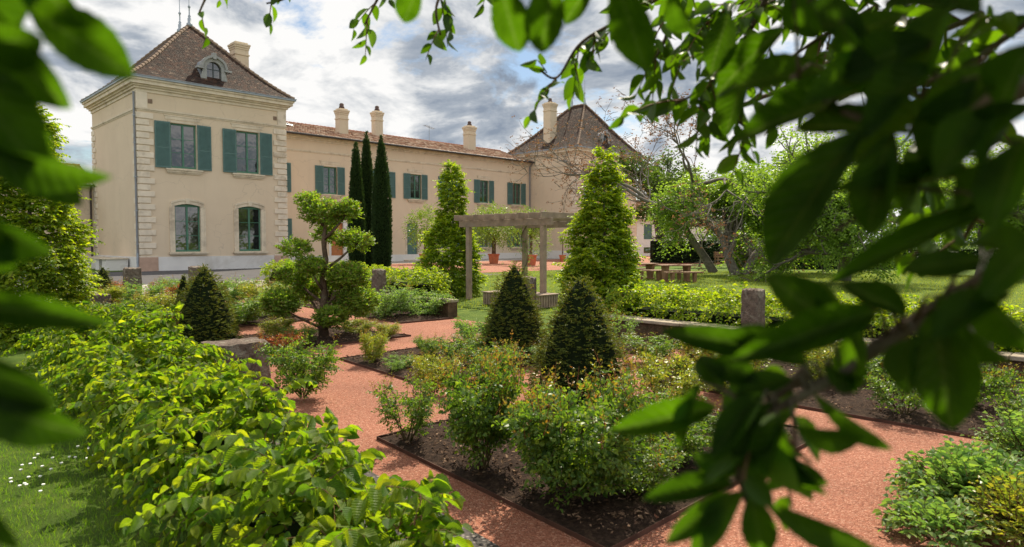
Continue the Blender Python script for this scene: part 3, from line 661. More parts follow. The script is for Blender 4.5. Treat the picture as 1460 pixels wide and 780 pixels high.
b.box(.96, TW - .96, -.05, .1, 0, .86); b.box(-.052, .1, .62, TD, 0, .86); b.box(TW + .01, PX0 - .02, WY - .05, WY + .1, 0.0, .62); b.box(PX0 + .96, PX1 - .96, -.05, .1, 0, .86); b.box(PX0 - .05, PX0 + .1, .62, WY - .06, 0, .86)
b.box(-16, -.06, 9.97, 10.1, 0, .8)
b.build('plinth', M['plinth'], house)
for xc, sx in ((0, 1), (TW, -1)):
    xs = sorted((xc - sx * .075, xc + sx * .94)); b = MB(); b.box(xs[0], xs[1], -.08, .2, 0, .84)
    b.build('plinth_block', M['plinth_stone'], house)

# windows: prototypes built once, copied with their parts
def shutter_mesh(w, h):
    b = MB(); t = .045
    b.box(-w / 2, -w / 2 + .075, -t, 0, 0, h); b.box(w / 2 - .075, w / 2, -t, 0, 0, h)
    for z0, z1 in ((0.0, .11), (h * .42, h * .42 + .08), (h - .09, h)): b.box(-w / 2 + .075, w / 2 - .075, -t + .003, -.003, z0, z1)
    b.box(-w / 2 + .07, w / 2 - .07, -.018, -.01, .05, h - .05)
    z = .13
    while z < h - .12:
        if not (h * .42 - .03 < z < h * .42 + .09): b.hexa([(-w / 2 + .075, -.040, z), (w / 2 - .075, -.040, z), (w / 2 - .075, -.020, z + .01), (-w / 2 + .075, -.020, z + .01), (-w / 2 + .075, -.040, z + .018), (w / 2 - .075, -.040, z + .018), (w / 2 - .075, -.020, z + .042), (-w / 2 + .075, -.020, z + .042)])
        z += .052
    b.box(-.035, .035, -t - .012, -t, h * .10, h * .10 + .025)
    return b.mesh('shutter', M['shutter'])
def win_parts(w, h, rows=3, arch=0.0):
    """frame mesh (with glazing bars) and pane mesh in local coords; y=0 wall face, z=0 opening foot"""
    f = MB(); y0, y1 = .13, .20
    f.box(-w / 2, -w / 2 + .09, y0, y1, 0, h); f.box(w / 2 - .09, w / 2, y0, y1, 0, h)
    f.box(-w / 2 + .09, w / 2 - .09, y0 + .002, y1, 0, .12); f.box(-w / 2 + .09, w / 2 - .09, y0 + .002, y1, h - .10 - arch, h)
    f.box(-.055, .055, y0 - .02, y1, .12, h - .10 - arch)
    for k in range(1, rows):
        z = .12 + (h - .22 - arch) * k / rows
        f.box(-w / 2 + .09, -.055, y0 + .025, y1 - .01, z - .016, z + .016); f.box(.055, w / 2 - .09, y0 + .025, y1 - .01, z - .016, z + .016)
    g = MB()
    for xa, xb in ((-w / 2 + .09, -.055), (.055, w / 2 - .09)): g.box(xa, xb, .165, .175, .12, h - .10 - arch)
    return f.mesh('window_frame', M['green']), g.mesh('pane', M['glass'])
def surround(w, h, kind):
    b = MB(); s = MB()
    if kind == 'up':
        b.box(-w / 2 - .13, -w / 2, -.04, .12, -.05, h + .02); b.box(w / 2, w / 2 + .13, -.04, .12, -.05, h + .02)
        b.box(-w / 2 - .13, w / 2 + .13, -.042, .12, h + .022, h + .14)
        b.box(-w / 2 - .28, w / 2 + .28, -.03, .05, h + .21, h + .39); b.box(-w / 2 - .34, w / 2 + .34, -.05, .05, h + .393, h + .44)
        s.box(-w / 2 - .32, w / 2 + .32, -.20, .14, -.14, -.055); s.box(-w / 2 - .26, w / 2 + .26, -.13, .05, -.26, -.143); s.box(-w / 2 - .20, w / 2 + .20, -.07, .05, -.34, -.263)
    else:
        rise = .22; n = 12
        b.box(-w / 2 - .22, -w / 2, -.06, .12, -.02, h - rise); b.box(w / 2, w / 2 + .22, -.06, .12, -.02, h - rise)
        b.box(-w / 2 - .30, -w / 2 - .223, -.085, .05, -.02, h - rise); b.box(w / 2 + .223, w / 2 + .30, -.085, .05, -.02, h - rise)
        def arc(x, lift): return h - rise + lift + rise * (1 - (x / (w / 2 + .22)) ** 2)
        for k in range(n):
            xa, xb = -w / 2 - .22 + (w + .44) * k / n, -w / 2 - .22 + (w + .44) * (k + 1) / n
            for dy0, dy1, l0, l1 in ((-.055, .12, -.05, .16), (-.10, .05, .163, .28)):
                b.hexa([(xa, dy0, arc(xa, l0)), (xb, dy0, arc(xb, l0)), (xb, dy1, arc(xb, l0)), (xa, dy1, arc(xa, l0)), (xa, dy0, arc(xa, l1)), (xb, dy0, arc(xb, l1)), (xb, dy1, arc(xb, l1)), (xa, dy1, arc(xa, l1))])
        b.hexa([(-.11, -.13, arc(0, -.04)), (.11, -.13, arc(0, -.04)), (.11, .05, arc(0, -.04)), (-.11, .05, arc(0, -.04)), (-.15, -.13, arc(0, .30)), (.15, -.13, arc(0, .30)), (.15, .05, arc(0, .30)), (-.15, .05, arc(0, .30))])
        s.box(-w / 2 - .38, w / 2 + .38, -.22, .14, -.12, -.023); s.box(-w / 2 - .30, w / 2 + .30, -.14, .05, -.20, -.123)
    return b.mesh('surround', M['stone']), s.mesh('sill', M['stone'])
def make_window(w, h, kind, rows, shut_w, shut=(True, True), open_y=-0.06):
    e = bpy.data.objects.new('window', None); COL.objects.link(e); e.parent = house; e.empty_display_size = .3
    sm, si = surround(w, h, kind)
    link('surround', sm, e); link('sill', si, e)
    f, g = win_parts(w, h, rows, 0.12 if kind == 'lo' else 0.0)
    link('window_frame', f, e); link('pane', g, e)
    return e
def place_copy(proto, used, x, y, z):
    o = proto if not used else copy_tree(proto, house)
    o.location = (x, y, z); return o
w_up = make_window(1.52, up_z[1] - up_z[0], 'up', 3, .85); w_lo = make_window(1.52, 3.0, 'lo', 3, 0)
w_wu = make_window(1.24, WUP[1] - WUP[0], 'up', 3, .7); w_wl = make_window(1.24, WLO[1] - WLO[0], 'up', 3, .7)
n_up = n_lo = 0
sh_t = shutter_mesh(.86, up_z[1] - up_z[0] + .06); sh_w = shutter_mesh(.72, WUP[1] - WUP[0] + .06); sh_l = shutter_mesh(.72, WLO[1] - WLO[0] + .06)
def put_shutter(me, x, y, z, a=0.0):
    a += R(3.0) * math.sin(x * 7.3 + z)
    s = link('shutter', me, house); s.location = (x, y, z); s.rotation_euler = (0, 0, a)
for ox in (0, PX0 + .2):
    for c, k in TOWER_WIN:
        if k == 'up':
            place_copy(w_up, n_up > 0, ox + c, 0, up_z[0]); n_up += 1
            put_shutter(sh_t, ox + c - .76 - .46, -.06, up_z[0] - .03, R(-2.5)); put_shutter(sh_t, ox + c + .76 + .46, -.06, up_z[0] - .03, R(3))
        else:
            place_copy(w_lo, n_lo > 0, ox + c, 0, 1.15); n_lo += 1
for i, c in enumerate(WING_U):
    place_copy(w_wu, i > 0, c, WY, WUP[0])
    for s in (-1, 1): put_shutter(sh_w, c + s * (.62 + .39), WY - .06, WUP[0] - .03, R(3) * s)
for i, c in enumerate((11.5, 20.9, 29.4, 33.75, 38.45)):
    place_copy(w_wl, i > 0, c, WY, WLO[0])
    for s in (-1, 1): put_shutter(sh_l, c + s * (.62 + .39), WY - .06, WLO[0] - .03, R(3) * s)
for c, w, h, k in DOORS:
    d = MB(); d.box(c - w / 2 + .02, c + w / 2 - .02, WY + .12, WY + .19, .13, h - .02)
    for z0, z1 in ((.35, 1.2), (1.4, 2.2), (2.35, h - .25)):
        for sx in (-1, 1):
            xa, xb = sorted((c + sx * .07, c + sx * (w / 2 - .12))); d.box(xa, xb, WY + .105, WY + .119, z0, z1)
    do = d.build('door', M['door'] if k == 'door' else M['shutter'], house)
    hb = MB(); hb.tube([(c + .06, WY + .10, 1.15), (c + .06, WY + .06, 1.15), (c + .17, WY + .06, 1.15)], .012, 6); hb.build('handle', M['metal'], do)
    f = MB(); f.box(c - w / 2 - .2, c - w / 2, WY - .04, WY + .1, 0.1, h + .02); f.box(c + w / 2, c + w / 2 + (.62 if k == 'door' else .2), WY - .04, WY + .1, 0.1, h + .02); f.box(c - w / 2 - .25, c + w / 2 + .25, WY - .06, WY + .1, h + .023, h + .22)
    f.build('door_surround', M['stone'] if k != 'door' else M['plinth'], house)
    s = MB(); s.box(c - 1.0, c + 1.0, WY - .75, WY - .052, 0.0, .12); s.build('doorstep', M['stone'], house)
# wing cornice, belt, roof
b = MB()
for off, z0, z1 in ((.05, 9.95, 10.08), (.14, 10.083, 10.19), (.26, 10.193, 10.32)): b.box(TW + .01, PX0 - .01, WY - off, WY + .05, z0, z1)
b.build('cornice', M['stone'], house)
b = MB(); b.box(TW + .01, PX0 - .01, WY - .04, WY + .05, 9.02, 9.09); b.box(TW + .01, PX0 - .01, WY - .075, WY + .05, 9.093, 9.18); b.build('belt_course', M['stone'], house)
def canal_roof(x0, x1, y0, y1, z0, z1, parent, back=True):
    """corrugated half-round tiles in stepped courses, ridge along x"""
    per = .235; n = max(2, int((x1 - x0) / per)); per = (x1 - x0) / n; q = 6; mb_v = []; loops = []; uvs = []
    for sgn in ((1, -1) if back else (1,)):
        ye = y0 if sgn == 1 else 2 * y1 - y0
        slope = math.hypot(y1 - y0, z1 - z0); rows = max(2, int(slope / .42))
        nx = n * q + 1
        xs = np.linspace(x0, x1, nx); ph = (np.arange(nx) % q) / q
        wave = np.abs(np.cos(np.pi * ph)) ** 0.7 * .085
        prev = None
        for r_ in range(rows):
            for tt, lift in ((r_ / rows, .045), ((r_ + 1) / rows, .0)):
                base = len(mb_v); jit = (np.sin(np.arange(nx) // q * 12.9898 + r_ * 78.233 * sgn) * 43758.5453) % 1 * .02
                for i in range(nx):
                    mb_v.append((xs[i], ye + (y1 - ye) * tt - sgn * jit[i] * (1 if lift else 0), z0 + (z1 - z0) * tt + wave[i] + lift + jit[i] * .4))
                if prev is not None:
                    for i in range(nx - 1):
                        a = prev + i; loops += ([a, a + 1, base + i + 1, base + i] if sgn == 1 else [a, base + i, base + i + 1, a + 1])
                        for _ in range(4): uvs.append(((i + q // 2) // q + .5, r_ + .5 + (50 if sgn < 0 else 0)))
                prev = base
    me = raw_mesh('wing_roof', mb_v, loops, np.arange(len(loops) // 4) * 4, M['canal'], True, uvs)
    o = link('roof', me, parent)
    rb = MB(); x = x0
    while x < x1: rb.tube([(x, y1, z1 + .07), (min(x + .42, x1), y1, z1 + .055)], [.13, .105], 8); x += .37
    rb.build('ridge_tiles', M['ridge_red'], o); return o
M['ridge_red'] = mat_plain('red_ridge_tile', (0.34, 0.15, 0.09), 0.85, 0.3, 2.2, 0.4, 30, 0.02, spec=0.2)
canal_roof(TW + .02, PX0 + .02, WY - .55, 11.2, 10.36, 12.0, house)
b = MB(); b.box(TW + .02, PX0 + .02, WY - .50, WY + .3, 10.323, 10.355); b.tube([(TW + .03, WY - .63, 10.36), (PX0 - .02, WY - .63, 10.36)], .085, 8); b.build('eaves_gutter', M['gutter'], house)
canal_roof(-16, .0, 9.6, 13.8, 5.65, 7.3, house)
b = MB(); b.box(-16, -.07, 9.62, 10.3, 5.553, 5.64); b.build('annex_eaves', M['white'], house)
b = MB(); b.tube([(-16, 9.53, 5.66), (-.1, 9.53, 5.66)], .08, 8); b.tube([(-.28, 9.53, 5.6), (-.28, 9.72, 5.2), (-.28, 9.78, .2)], .07, 8); b.build('annex_gutter', M['dark_pipe'], house)
# down pipes
b = MB(); b.tube([(-.13, .12, 10.6), (-.13, .12, 1.1)], .06, 8); b.build('downpipe', M['grey_pipe'], house)
b = MB(); b.tube([(-.13, .12, 1.1), (-.13, .12, .0)], .075, 8); b.build('pipe_shoe', M['zinc'], house)
for z in (1.6, 3.6, 5.6, 7.6, 9.2): b = MB(); b.box(-.21, -.0, .04, .2, z, z + .04); b.build('pipe_bracket', M['zinc'], house)
b = MB(); b.tube([(PX0 - .15, WY - .6, 10.3), (PX0 - .15, WY - .14, 9.9), (PX0 - .15, WY - .14, .1)], .065, 8); b.build('downpipe', M['grey_pipe'], house)
# chimneys
def chimney(x, y, z0, z1, wx, wy, cap=True):
    b = MB(); b.box(x - wx / 2, x + wx / 2, y - wy / 2, y + wy / 2, z0, z1 - .55)
    b.box(x - wx / 2 - .05, x + wx / 2 + .05, y - wy / 2 - .05, y + wy / 2 + .05, z1 - .95, z1 - .85)
    for k, off in enumerate((.03, .07, .11)): b.box(x - wx / 2 - off, x + wx / 2 + off, y - wy / 2 - off, y + wy / 2 + off, z1 - .55 + k * .14 + .002, z1 - .55 + (k + 1) * .14)
    b.box(x - wx / 2 + .03, x + wx / 2 - .03, y - wy / 2 + .03, y + wy / 2 - .03, z1 - .125, z1)
    o = b.build('chimney', M['wall'], house, bevel=.01)
    if cap:
        p = MB(); p.lathe([(.26, 0), (.24, .18), (.19, .22), (.20, .42), (.10, .5)], (x, y, z1), 10); p.build('chimney_pot', M['pot_dark'], o, smooth=True)
M['pot_dark'] = mat_plain('sooty_pot', (0.10, 0.06, 0.05), 0.8, 0.3, 6, 0.2)
chimney(8.5, 5.6, 12.0, 16.3, 1.0, 1.0, False)
chimney(18.9, 8.9, 10.8, 13.45, .86, .74); chimney(23.7, 10.6, 11.4, 14.15, .82, .72); chimney(34.3, 9.4, 11.0, 13.9, 1.0, .85); chimney(41.7, 4.7, 11.3, 16.7, 1.05, 1.0)
# dormers
def dormer(ox, y, z):
    root = bpy.data.objects.new('dormer', None); COL.objects.link(root); root.parent = house; root.location = (ox, y, z)
    w, h, r_ = .50, .95, .50
    outer = [(-.86, -.05), (-.80, 0.2), (-.66, .55), (-.62, h)] + [(-.66 * math.cos(a), h + .66 * math.sin(a)) for a in np.linspace(0, math.pi, 15)] + [(.62, h), (.66, .55), (.80, .2), (.86, -.05)]
    # front as strips round the opening
    b = MB(); n = 14
    angs = np.linspace(math.pi, 0, n + 1); inn = [(-.46, 0), (-.46, h)] + [(.46 * math.cos(a), h + .46 * math.sin(a)) for a in angs[1:-1]] + [(.46, h), (.46, 0)]
    out = [(-.92, -.05), (-.70, h - .1)] + [(.72 * math.cos(a), h + .72 * math.sin(a)) for a in angs[1:-1]] + [(.70, h - .1), (.92, -.05)]
    for k in range(len(inn) - 1):
        a, c, d, e = inn[k], inn[k + 1], out[k + 1], out[k]
        b.hexa([(a[0], -.06, a[1]), (c[0], -.06, c[1]), (c[0], .5, c[1]), (a[0], .5, a[1]), (e[0], -.06, e[1]), (d[0], -.06, d[1]), (d[0], .5, d[1]), (e[0], .5, e[1])])
    # hood moulding and keystone
    for k in range(n):
        a0, a1 = angs[k], angs[k + 1]
        for r0, r1, y0, y1 in ((.70, .84, -.20, .2),):
            b.hexa([(r0 * math.cos(a0), y0, h + r0 * math.sin(a0)), (r0 * math.cos(a1), y0, h + r0 * math.sin(a1)), (r0 * math.cos(a1), y1, h + r0 * math.sin(a1)), (r0 * math.cos(a0), y1, h + r0 * math.sin(a0)),
                    (r1 * math.cos(a0), y0, h + r1 * math.sin(a0)), (r1 * math.cos(a1), y0, h + r1 * math.sin(a1)), (r1 * math.cos(a1), y1, h + r1 * math.sin(a1)), (r1 * math.cos(a0), y1, h + r1 * math.sin(a0))])
    b.box(-1.08, -.66, -.20, .2, h - .08, h + .05); b.box(.66, 1.08, -.20, .2, h - .08, h + .05); b.box(-.10, .10, -.24, .1, h + .60, h + 1.0); b.box(-.98, .98, -.12, .3, -.16, -.052)
    b.build('dormer_front', M['zinc_stone'], root)
    c = MB(); N = 12
    for k in range(N):
        a0, a1 = math.pi * k / N, math.pi * (k + 1) / N
        c.quad((.78 * math.cos(a0), -.1, h + .78 * math.sin(a0)), (.78 * math.cos(a0), 3.4, h + .78 * math.sin(a0)), (.78 * math.cos(a1), 3.4, h + .78 * math.sin(a1)), (.78 * math.cos(a1), -.1, h + .78 * math.sin(a1)))
    c.quad((-.78, -.0, 0), (-.78, 3.4, 0), (-.78, 3.4, h), (-.78, -.0, h)); c.quad((.78, -.0, 0), (.78, -.0, h), (.78, 3.4, h), (.78, 3.4, 0))
    c.build('dormer_cheeks', M['zinc'], root)
    g = MB(); g.poly([(x_, .12, z_) for x_, z_ in inn]); g.build('pane', M['glass'], root)
    f = MB(); f.box(-.03, .03, .08, .115, 0, h + .45); f.box(-.45, -.03, .08, .115, .0, .06); f.box(.03, .45, .08, .115, 0, .06); f.box(-.45, -.03, .08, .115, h - .03, h + .01); f.box(.03, .45, .08, .115, h - .03, h + .01); f.build('window_frame', M['dark_frame'], root)
M['zinc_stone'] = mat_plain('grey_dormer_stone', (0.33, 0.33, 0.33), 0.8, 0.2, 4, 0.4, 30, 0.02, spec=0.25)
M['dark_frame'] = mat_plain('dark_frame', (0.05, 0.065, 0.07), 0.5, 0.1, 4, 0)
dormer(4.6, .30, 11.80); dormer(PX0 + 5.1, .30, 11.80)
# lamps on the flank walls, antenna
for (x, y, sx) in ((TW, 1.2, 1), (PX0, 1.4, -1)):
    b = MB(); b.box(*sorted((x, x + sx * .08)), y - .1, y + .1, 9.95, 10.15); b.tube([(x + sx * .05, y, 10.05), (x + sx * .45, y, 10.12)], .03, 6); b.hexa([(x + sx * .35, y - .22, 10.02), (x + sx * 1.15, y - .16, 9.98), (x + sx * 1.15, y + .16, 9.98), (x + sx * .35, y + .22, 10.02), (x + sx * .35, y - .16, 10.2), (x + sx * 1.1, y - .08, 10.08), (x + sx * 1.1, y + .08, 10.08), (x + sx * .35, y + .16, 10.2)])
    b.build('wall_lamp', M['metal'], house, bevel=.02)
b = MB(); ax_ = (30.3, 11.1)
b.tube([(ax_[0], ax_[1], 11.9), (ax_[0], ax_[1], 13.7)], .025, 6); b.tube([(ax_[0] - 1.1, ax_[1] - .6, 13.5), (ax_[0] + 1.1, ax_[1] + .6, 13.5)], .02, 6)
for k in range(8):
    t = -1 + k * .27; b.tube([(ax_[0] + t + .12, ax_[1] + t * .55 - .22, 13.52), (ax_[0] + t - .12, ax_[1] + t * .55 + .22, 13.52)], .012, 5)
b.build('antenna', M['metal'], house)
# cellar light wells beside the tower flank
for k, (y, l) in enumerate(((3.2, 'nearer white concrete cellar light well against the tower flank'), (7.4, 'farther white concrete cellar light well against the tower flank'))):
    t = thing('light_well', l, 'light well', UV(12.4 - .75, 43.6 + y, 0), R(45), group='cellar light wells beside the tower')
    b = MB(); b.box(-.6, .6, -1.2, -.35, 0, .7); b.build('well_wall', M['plinth'], t); b = MB(); b.box(-.6, .6, .35, 1.2, 0, .7); b.build('well_wall', M['plinth'], t)
    c = MB(); c.box(-.72, .62, -1.3, 1.3, .702, .77); c.build('well_slab', M['stone'], t)
# dark aluminium bench in front of pavilion, white outbuilding
def outbuilding():
    t = thing('white_outbuilding', 'small white outbuilding with pink tiled roof and narrow blue shutters right of the manor', 'house', atY(924, 84), R(12))
    b = MB(); wall_panel(b, -3.0, 8, 0, 0, 4.6, [(-.6, .5, 2.1, 4.0), (-.6, .5, .35, 1.1)], .15); b.quad((-3, 6, 0), (-3, 0, 0), (-3, 0, 4.6), (-3, 6, 4.6)); b.quad((8, 0, 0), (8, 6, 0), (8, 6, 4.6), (8, 0, 4.6)); b.quad((8, 6, 0), (-3, 6, 0), (-3, 6, 4.6), (8, 6, 4.6)); b.build('wall', M['white'], t)
    b = MB(); b.box(-3.05, -1.6, -.06, .1, 0, 4.5); b.build('corner_pier', M['wall'], t)
    r_ = canal_roof(-3.6, 8.6, -.7, 3, 4.75, 6.9, t)
    w = MB(); w.box(-.58, .48, .05, .1, 2.12, 3.98); w.build('shutter', M['shutter'], t)
    g = MB(); g.box(-.58, .48, .06, .1, .37, 1.08); g.build('pane', M['glass'], t)
    b = MB(); b.box(-3.6, 8.6, -.65, .02, 4.62, 4.72); b.build('eaves', M['gutter'], t)
outbuilding()

# ================================================================== GARDEN THINGS
def rough_block(name, label, loc, w, d, h, rz, mat, seed, cat_='stone block', group=None, bev=.02):
    rng = np.random.default_rng(seed); n = 9
    V = []; F = []
    def face(o, a, b_):
        base = len(V)
        for i in range(n + 1):
            for j in range(n + 1): V.append(o + a * i / n + b_ * j / n)
        for i in range(n):
            for j in range(n): F.append((base + i * (n + 1) + j, base + (i + 1) * (n + 1) + j, base + (i + 1) * (n + 1) + j + 1, base + i * (n + 1) + j + 1))
    X, Y_, Z = np.array([w, 0, 0.]), np.array([0, d, 0.]), np.array([0, 0, h]); o = np.array([-w / 2, -d / 2, 0])
    face(o, Y_, X); face(o + Z, X, Y_); face(o, X, Z); face(o + Y_, Z, X); face(o, Z, Y_); face(o + X, Y_, Z)
    V = np.array(V); c = np.array([0, 0, h / 2]); dlt = V - c
    k = np.round(V * 37).astype(int); hsh = (np.sin(k[:, 0] * 12.9 + k[:, 1] * 78.2 + k[:, 2] * 37.7 + seed) * 43758.5) % 1
    hsh2 = (np.sin(k[:, 0] * 39.3 + k[:, 1] * 11.1 + k[:, 2] * 83.2 + seed) * 24634.6) % 1
    V = V + unit(dlt) * ((hsh - .5) * .035 * min(1, h * 2))[:, None]
    # round the corners
    ex = np.abs(dlt) / np.array([w / 2, d / 2, h / 2]); m = (ex > .95).sum(1) >= 2; V[m] = c + (V[m] - c) * (1 - .035 * (0.5 + hsh2[m]))[:, None]
    loops = [i for f in F for i in f]
    me = raw_mesh(name, V, loops, np.arange(len(F)) * 4, mat, True)
    ob = link(name, me); ob.location = loc; ob.rotation_euler = (0, 0, rz); tag(ob, label, cat_, group); return ob
def stone_at(px, ytop, Y, h, w, d, rz, label, seed, nm='stone_block', cat_='stone block', dz=0.0):
    return rough_block(nm, label, atY(px, Y, dz), w, d, h, rz, M['rock'], seed, cat_)
stone_at(333, 484, 8.35, .50, .72, .50, R(38), 'squat grey lichened stone block beside the left path near the biggest left yew', 1)
stone_at(132, 424, 14.4, .62, .56, .45, R(45), 'brown stone block half hidden in the roses at far left', 2)
stone_at(188, 382, 20.2, .97, .44, .40, R(40), 'stone post with pale top in front of the tower corner', 3, 'stone_post', 'stone post')
stone_at(281, 380, 20.5, 1.0, .42, .40, R(45), 'stone post rising just behind the biggest left yew cone', 4, 'stone_post', 'stone post')
for px, lab in ((540, 'stone post in front of the pale hedge right of the cypresses'), (752, 'stone post beside the pergola behind the middle yew cone'), (1075, 'stone post in the low wall right of the picnic table hedge'), (1400, 'stone post in the low wall at far right behind the leaves')):
    k_ = (px - CX) / FPX; Y = 9.95 * S2 / (1 + k_); Y -= .25
    rough_block('stone_post', lab, atY(px, Y), .28, .26, 1.04, R(45), M['rock'], px, 'stone post')

# pergola
pg = thing('pergola', 'weathered timber pergola with board rafters on square posts at the lawn edge', 'pergola', UV(13.4, 12.2, 0), R(45))
TL = 3.05
for (x, y) in ((0, 0), (0, TL), (2.45, 0), (2.45, TL)):
    b = MB(); b.box(x - .07, x + .07, y - .07, y + .07, 0, 2.20); b.build('post', M['timber'], pg, bevel=.01)
for x in (0, 2.45):
    b = MB(); b.box(x - .04, x + .04, -.33, TL + .42, 2.203, 2.40); b.build('beam', M['timber'], pg, bevel=.012)
for k in range(9):
    y = -.22 + k * (TL + .5) / 8; b = MB(); b.box(-.34, 2.9, y - .022, y + .022, 2.423 - .03, 2.56)
    b.build('rafter', M['timber'], pg, bevel=.008)
b = MB(); b.box(-.06, .06, -1.6, 0, 0, 0)  # spacer removed below
# low slatted timber box between the posts
sb = thing('slatted_planter', 'low slatted timber planter box between the pergola posts', 'planter', UV(12.6, 12.7, 0), R(45))
b = MB()
for k in range(20): b.box(-.02, .02, -.95 + k * .10, -.95 + k * .10 + .075, 0.02, .34)
for k in range(9): b.box(.02 + k * .1, .02 + k * .1 + .075, -.955, -.915, 0.02, .34); b.box(.02 + k * .1, .02 + k * .1 + .075, 1.03, 1.07, 0.02, .34)
b.build('slats', M['timber'], sb)
b = MB(); b.box(-.05, .95, -.99, 1.10, .342, .37); b.build('top_rail', M['timber'], sb, bevel=.006)

# picnic tables
def picnic(loc, rz, label):
    t = thing('picnic_table', label, 'picnic table', loc, rz, 'picnic tables on the lawn')
    b = MB()
    for k in range(5): b.box(-.80, .80, -.40 + k * .162, -.40 + k * .162 + .15, .70, .75)
    b.build('table_top', M['table'], t, bevel=.006)
    for s in (-1, 1):
        b = MB(); b.box(s * .5 - .09, s * .5 + .09, -.26, .26, 0, .08); b.hexa([(s * .5 - .07, -.16, .082), (s * .5 + .07, -.16, .082), (s * .5 + .07, .16, .082), (s * .5 - .07, .16, .082), (s * .5 - .07, -.34, .698), (s * .5 + .07, -.34, .698), (s * .5 + .07, .34, .698), (s * .5 - .07, .34, .698)]); b.build('pedestal', M['table'], t, bevel=.01)
        b = MB(); b.box(-.85, .85, s * .86 - .16, s * .86 + .16, .42, .475); bench = b.build('bench', M['table'], t, bevel=.006)
        for e in (-1, 1):
            b = MB(); b.hexa([(e * .5 - .06, s * .86 - .06, 0), (e * .5 + .06, s * .86 - .06, 0), (e * .5 + .06, s * .86 + .06, 0), (e * .5 - .06, s * .86 + .06, 0), (e * .5 - .06, s * .86 - .14, .418), (e * .5 + .06, s * .86 - .14, .418), (e * .5 + .06, s * .86 + .14, .418), (e * .5 - .06, s * .86 + .14, .418)]); b.build('bench_leg', M['table'], bench)
picnic(atY(964, 29.5), R(8), 'brown timber picnic table with benches, nearest to the twin trunked tree')
picnic(atY(914, 31.5), R(20), 'brown timber picnic table half hidden behind the right leafy column')
# garden bench near the tree
t = thing('garden_bench', 'wooden park bench against the dark hedge behind the twin trunked tree', 'bench', atY(1040, 50), R(8))
b = MB()
for k in range(4): b.box(-1.0, 1.0, -.05 + k * .13, -.05 + k * .13 + .1, .42, .46)
b.build('seat', M['table'], t)
b = MB()
for k in range(3): b.box(-1.0, 1.0, .50, .54, .58 + k * .16, .70 + k * .16)
b.build('backrest', M['table'], t)
for s in (-1, 1):
    b = MB(); b.box(s * .9 - .04, s * .9 + .04, -.04, .04, 0, .65); b.box(s * .9 - .04, s * .9 + .04, .49 - .04, .495, 0, 1.0); b.box(s * .9 - .05, s * .9 + .05, -.05, .5, .652, .69); b.build('leg', M['table'], t)

# ================================================================== PLANTS
def core_cone(prof, n=20, mat=None):
    b = MB(); b.lathe(prof, (0, 0, 0), n); return b.mesh('dark_core', mat or M['yew_core'], True)  # solid dark core added to stop views through the foliage
def surf_profile(rng, n, prof):
    """random points on a surface of revolution given by (r,z) profile; returns pos, outward normal"""
    pr = np.array(prof); seg = pr[1:] - pr[:-1]; area = (pr[1:, 0] + pr[:-1, 0]) / 2 * np.linalg.norm(seg, axis=1)
    k = rng.choice(len(seg), n, p=area / area.sum()); t = rng.uniform(0, 1, n)
    rz = pr[k] + seg[k] * t[:, None]; a = rng.uniform(0, 2 * np.pi, n)
    nr = np.stack([seg[k][:, 1], -seg[k][:, 0]], 1); nr = nr / np.linalg.norm(nr, axis=1, keepdims=True)
    return np.stack([rz[:, 0] * np.cos(a), rz[:, 0] * np.sin(a), rz[:, 1]], 1), np.stack([nr[:, 0] * np.cos(a), nr[:, 0] * np.sin(a), nr[:, 1]], 1), a
def yew_proto(seed, h=1.35, r=.42, n=9000, narrow=False, label='', leaf=.045, tips=.2, cm='yew'):
    rng = np.random.default_rng(seed)
    if narrow: prof = [(r * .72, 0.02), (r * .95, h * .12), (r, h * .3), (r * .86, h * .55), (r * .55, h * .8), (r * .24, h * .94), (.0, h)]
    else: prof = [(r * .88, 0.03), (r, h * .10), (r * .93, h * .28), (r * .74, h * .52), (r * .5, h * .74), (r * .28, h * .9), (.03, h)]
    pos, nr, a = surf_profile(rng, n, prof)
    lump = np.sin(a * 5 + pos[:, 2] * 9 / h + seed) * np.sin(pos[:, 2] * 17 / h + a * 3) * .05 * r / .42 + np.sin(a * 11 + pos[:, 2] * 31) * .018
    clump = rng.normal(size=n) * .022
    pos = pos + nr * (lump + clump - .02)[:, None]
    ax = nr * .9 + rvec(rng, n) * .55 + np.array([0, 0, .35 if not narrow else .9])
    nm = rvec(rng, n) + nr * .4
    if not narrow:
        ns = n // 9; sel = rng.choice(n, ns, replace=False); Lx = rng.uniform(.05, .10, ns)
        p_, a_, n_, s_, _ = shoots(rng, pos[sel] - nr[sel] * .03, nr[sel] * .8 + rvec(rng, ns) * .45 + np.array([0, 0, .35]), Lx, .0085, leaf * .8, ang=42, droop=.3, upn=.3, leafdroop=.1, sizevar=.2)
        pos, ax, nm, n = p_, a_, n_, len(p_); shid = rng.uniform(size=n); lump = np.zeros(n); nr = unit(ax); leaf_sz = s_
    root = thing('clipped_yew' if not narrow else 'cypress', label, 'topiary' if not narrow else 'cypress')
    core = core_cone([(x * .86, z * .97) for x, z in prof]); link('dark_core', core, root)
    tip = rng.uniform(size=n) < tips * (0.6 + 0.8 * (lump > 0)); sz = rng.uniform(.7, 1.3, n) * leaf if narrow else leaf_sz
    link('foliage', leaf_mesh('foliage', pos[~tip], ax[~tip], nm[~tip], sz[~tip], .34, M[cm], T_far()), root)
    if tip.any(): link('new_growth', leaf_mesh('new_growth', pos[tip] + nr[tip] * .012, ax[tip], nm[tip], sz[tip] * .95, .36, M['yew_tip'], T_far()), root)
    tb = MB(); tb.tube([(0, 0, -.02), (0, 0, h * .5)], [.035, .02], 7); tb.build('trunk', M['bark'], root)
    return root
y1 = yew_proto(11, 1.38, .52, 22000, label='large dense yew cone with golden tips beside the squat stone block at left', leaf=.042, tips=.14)
y1.location = G(294, 507)
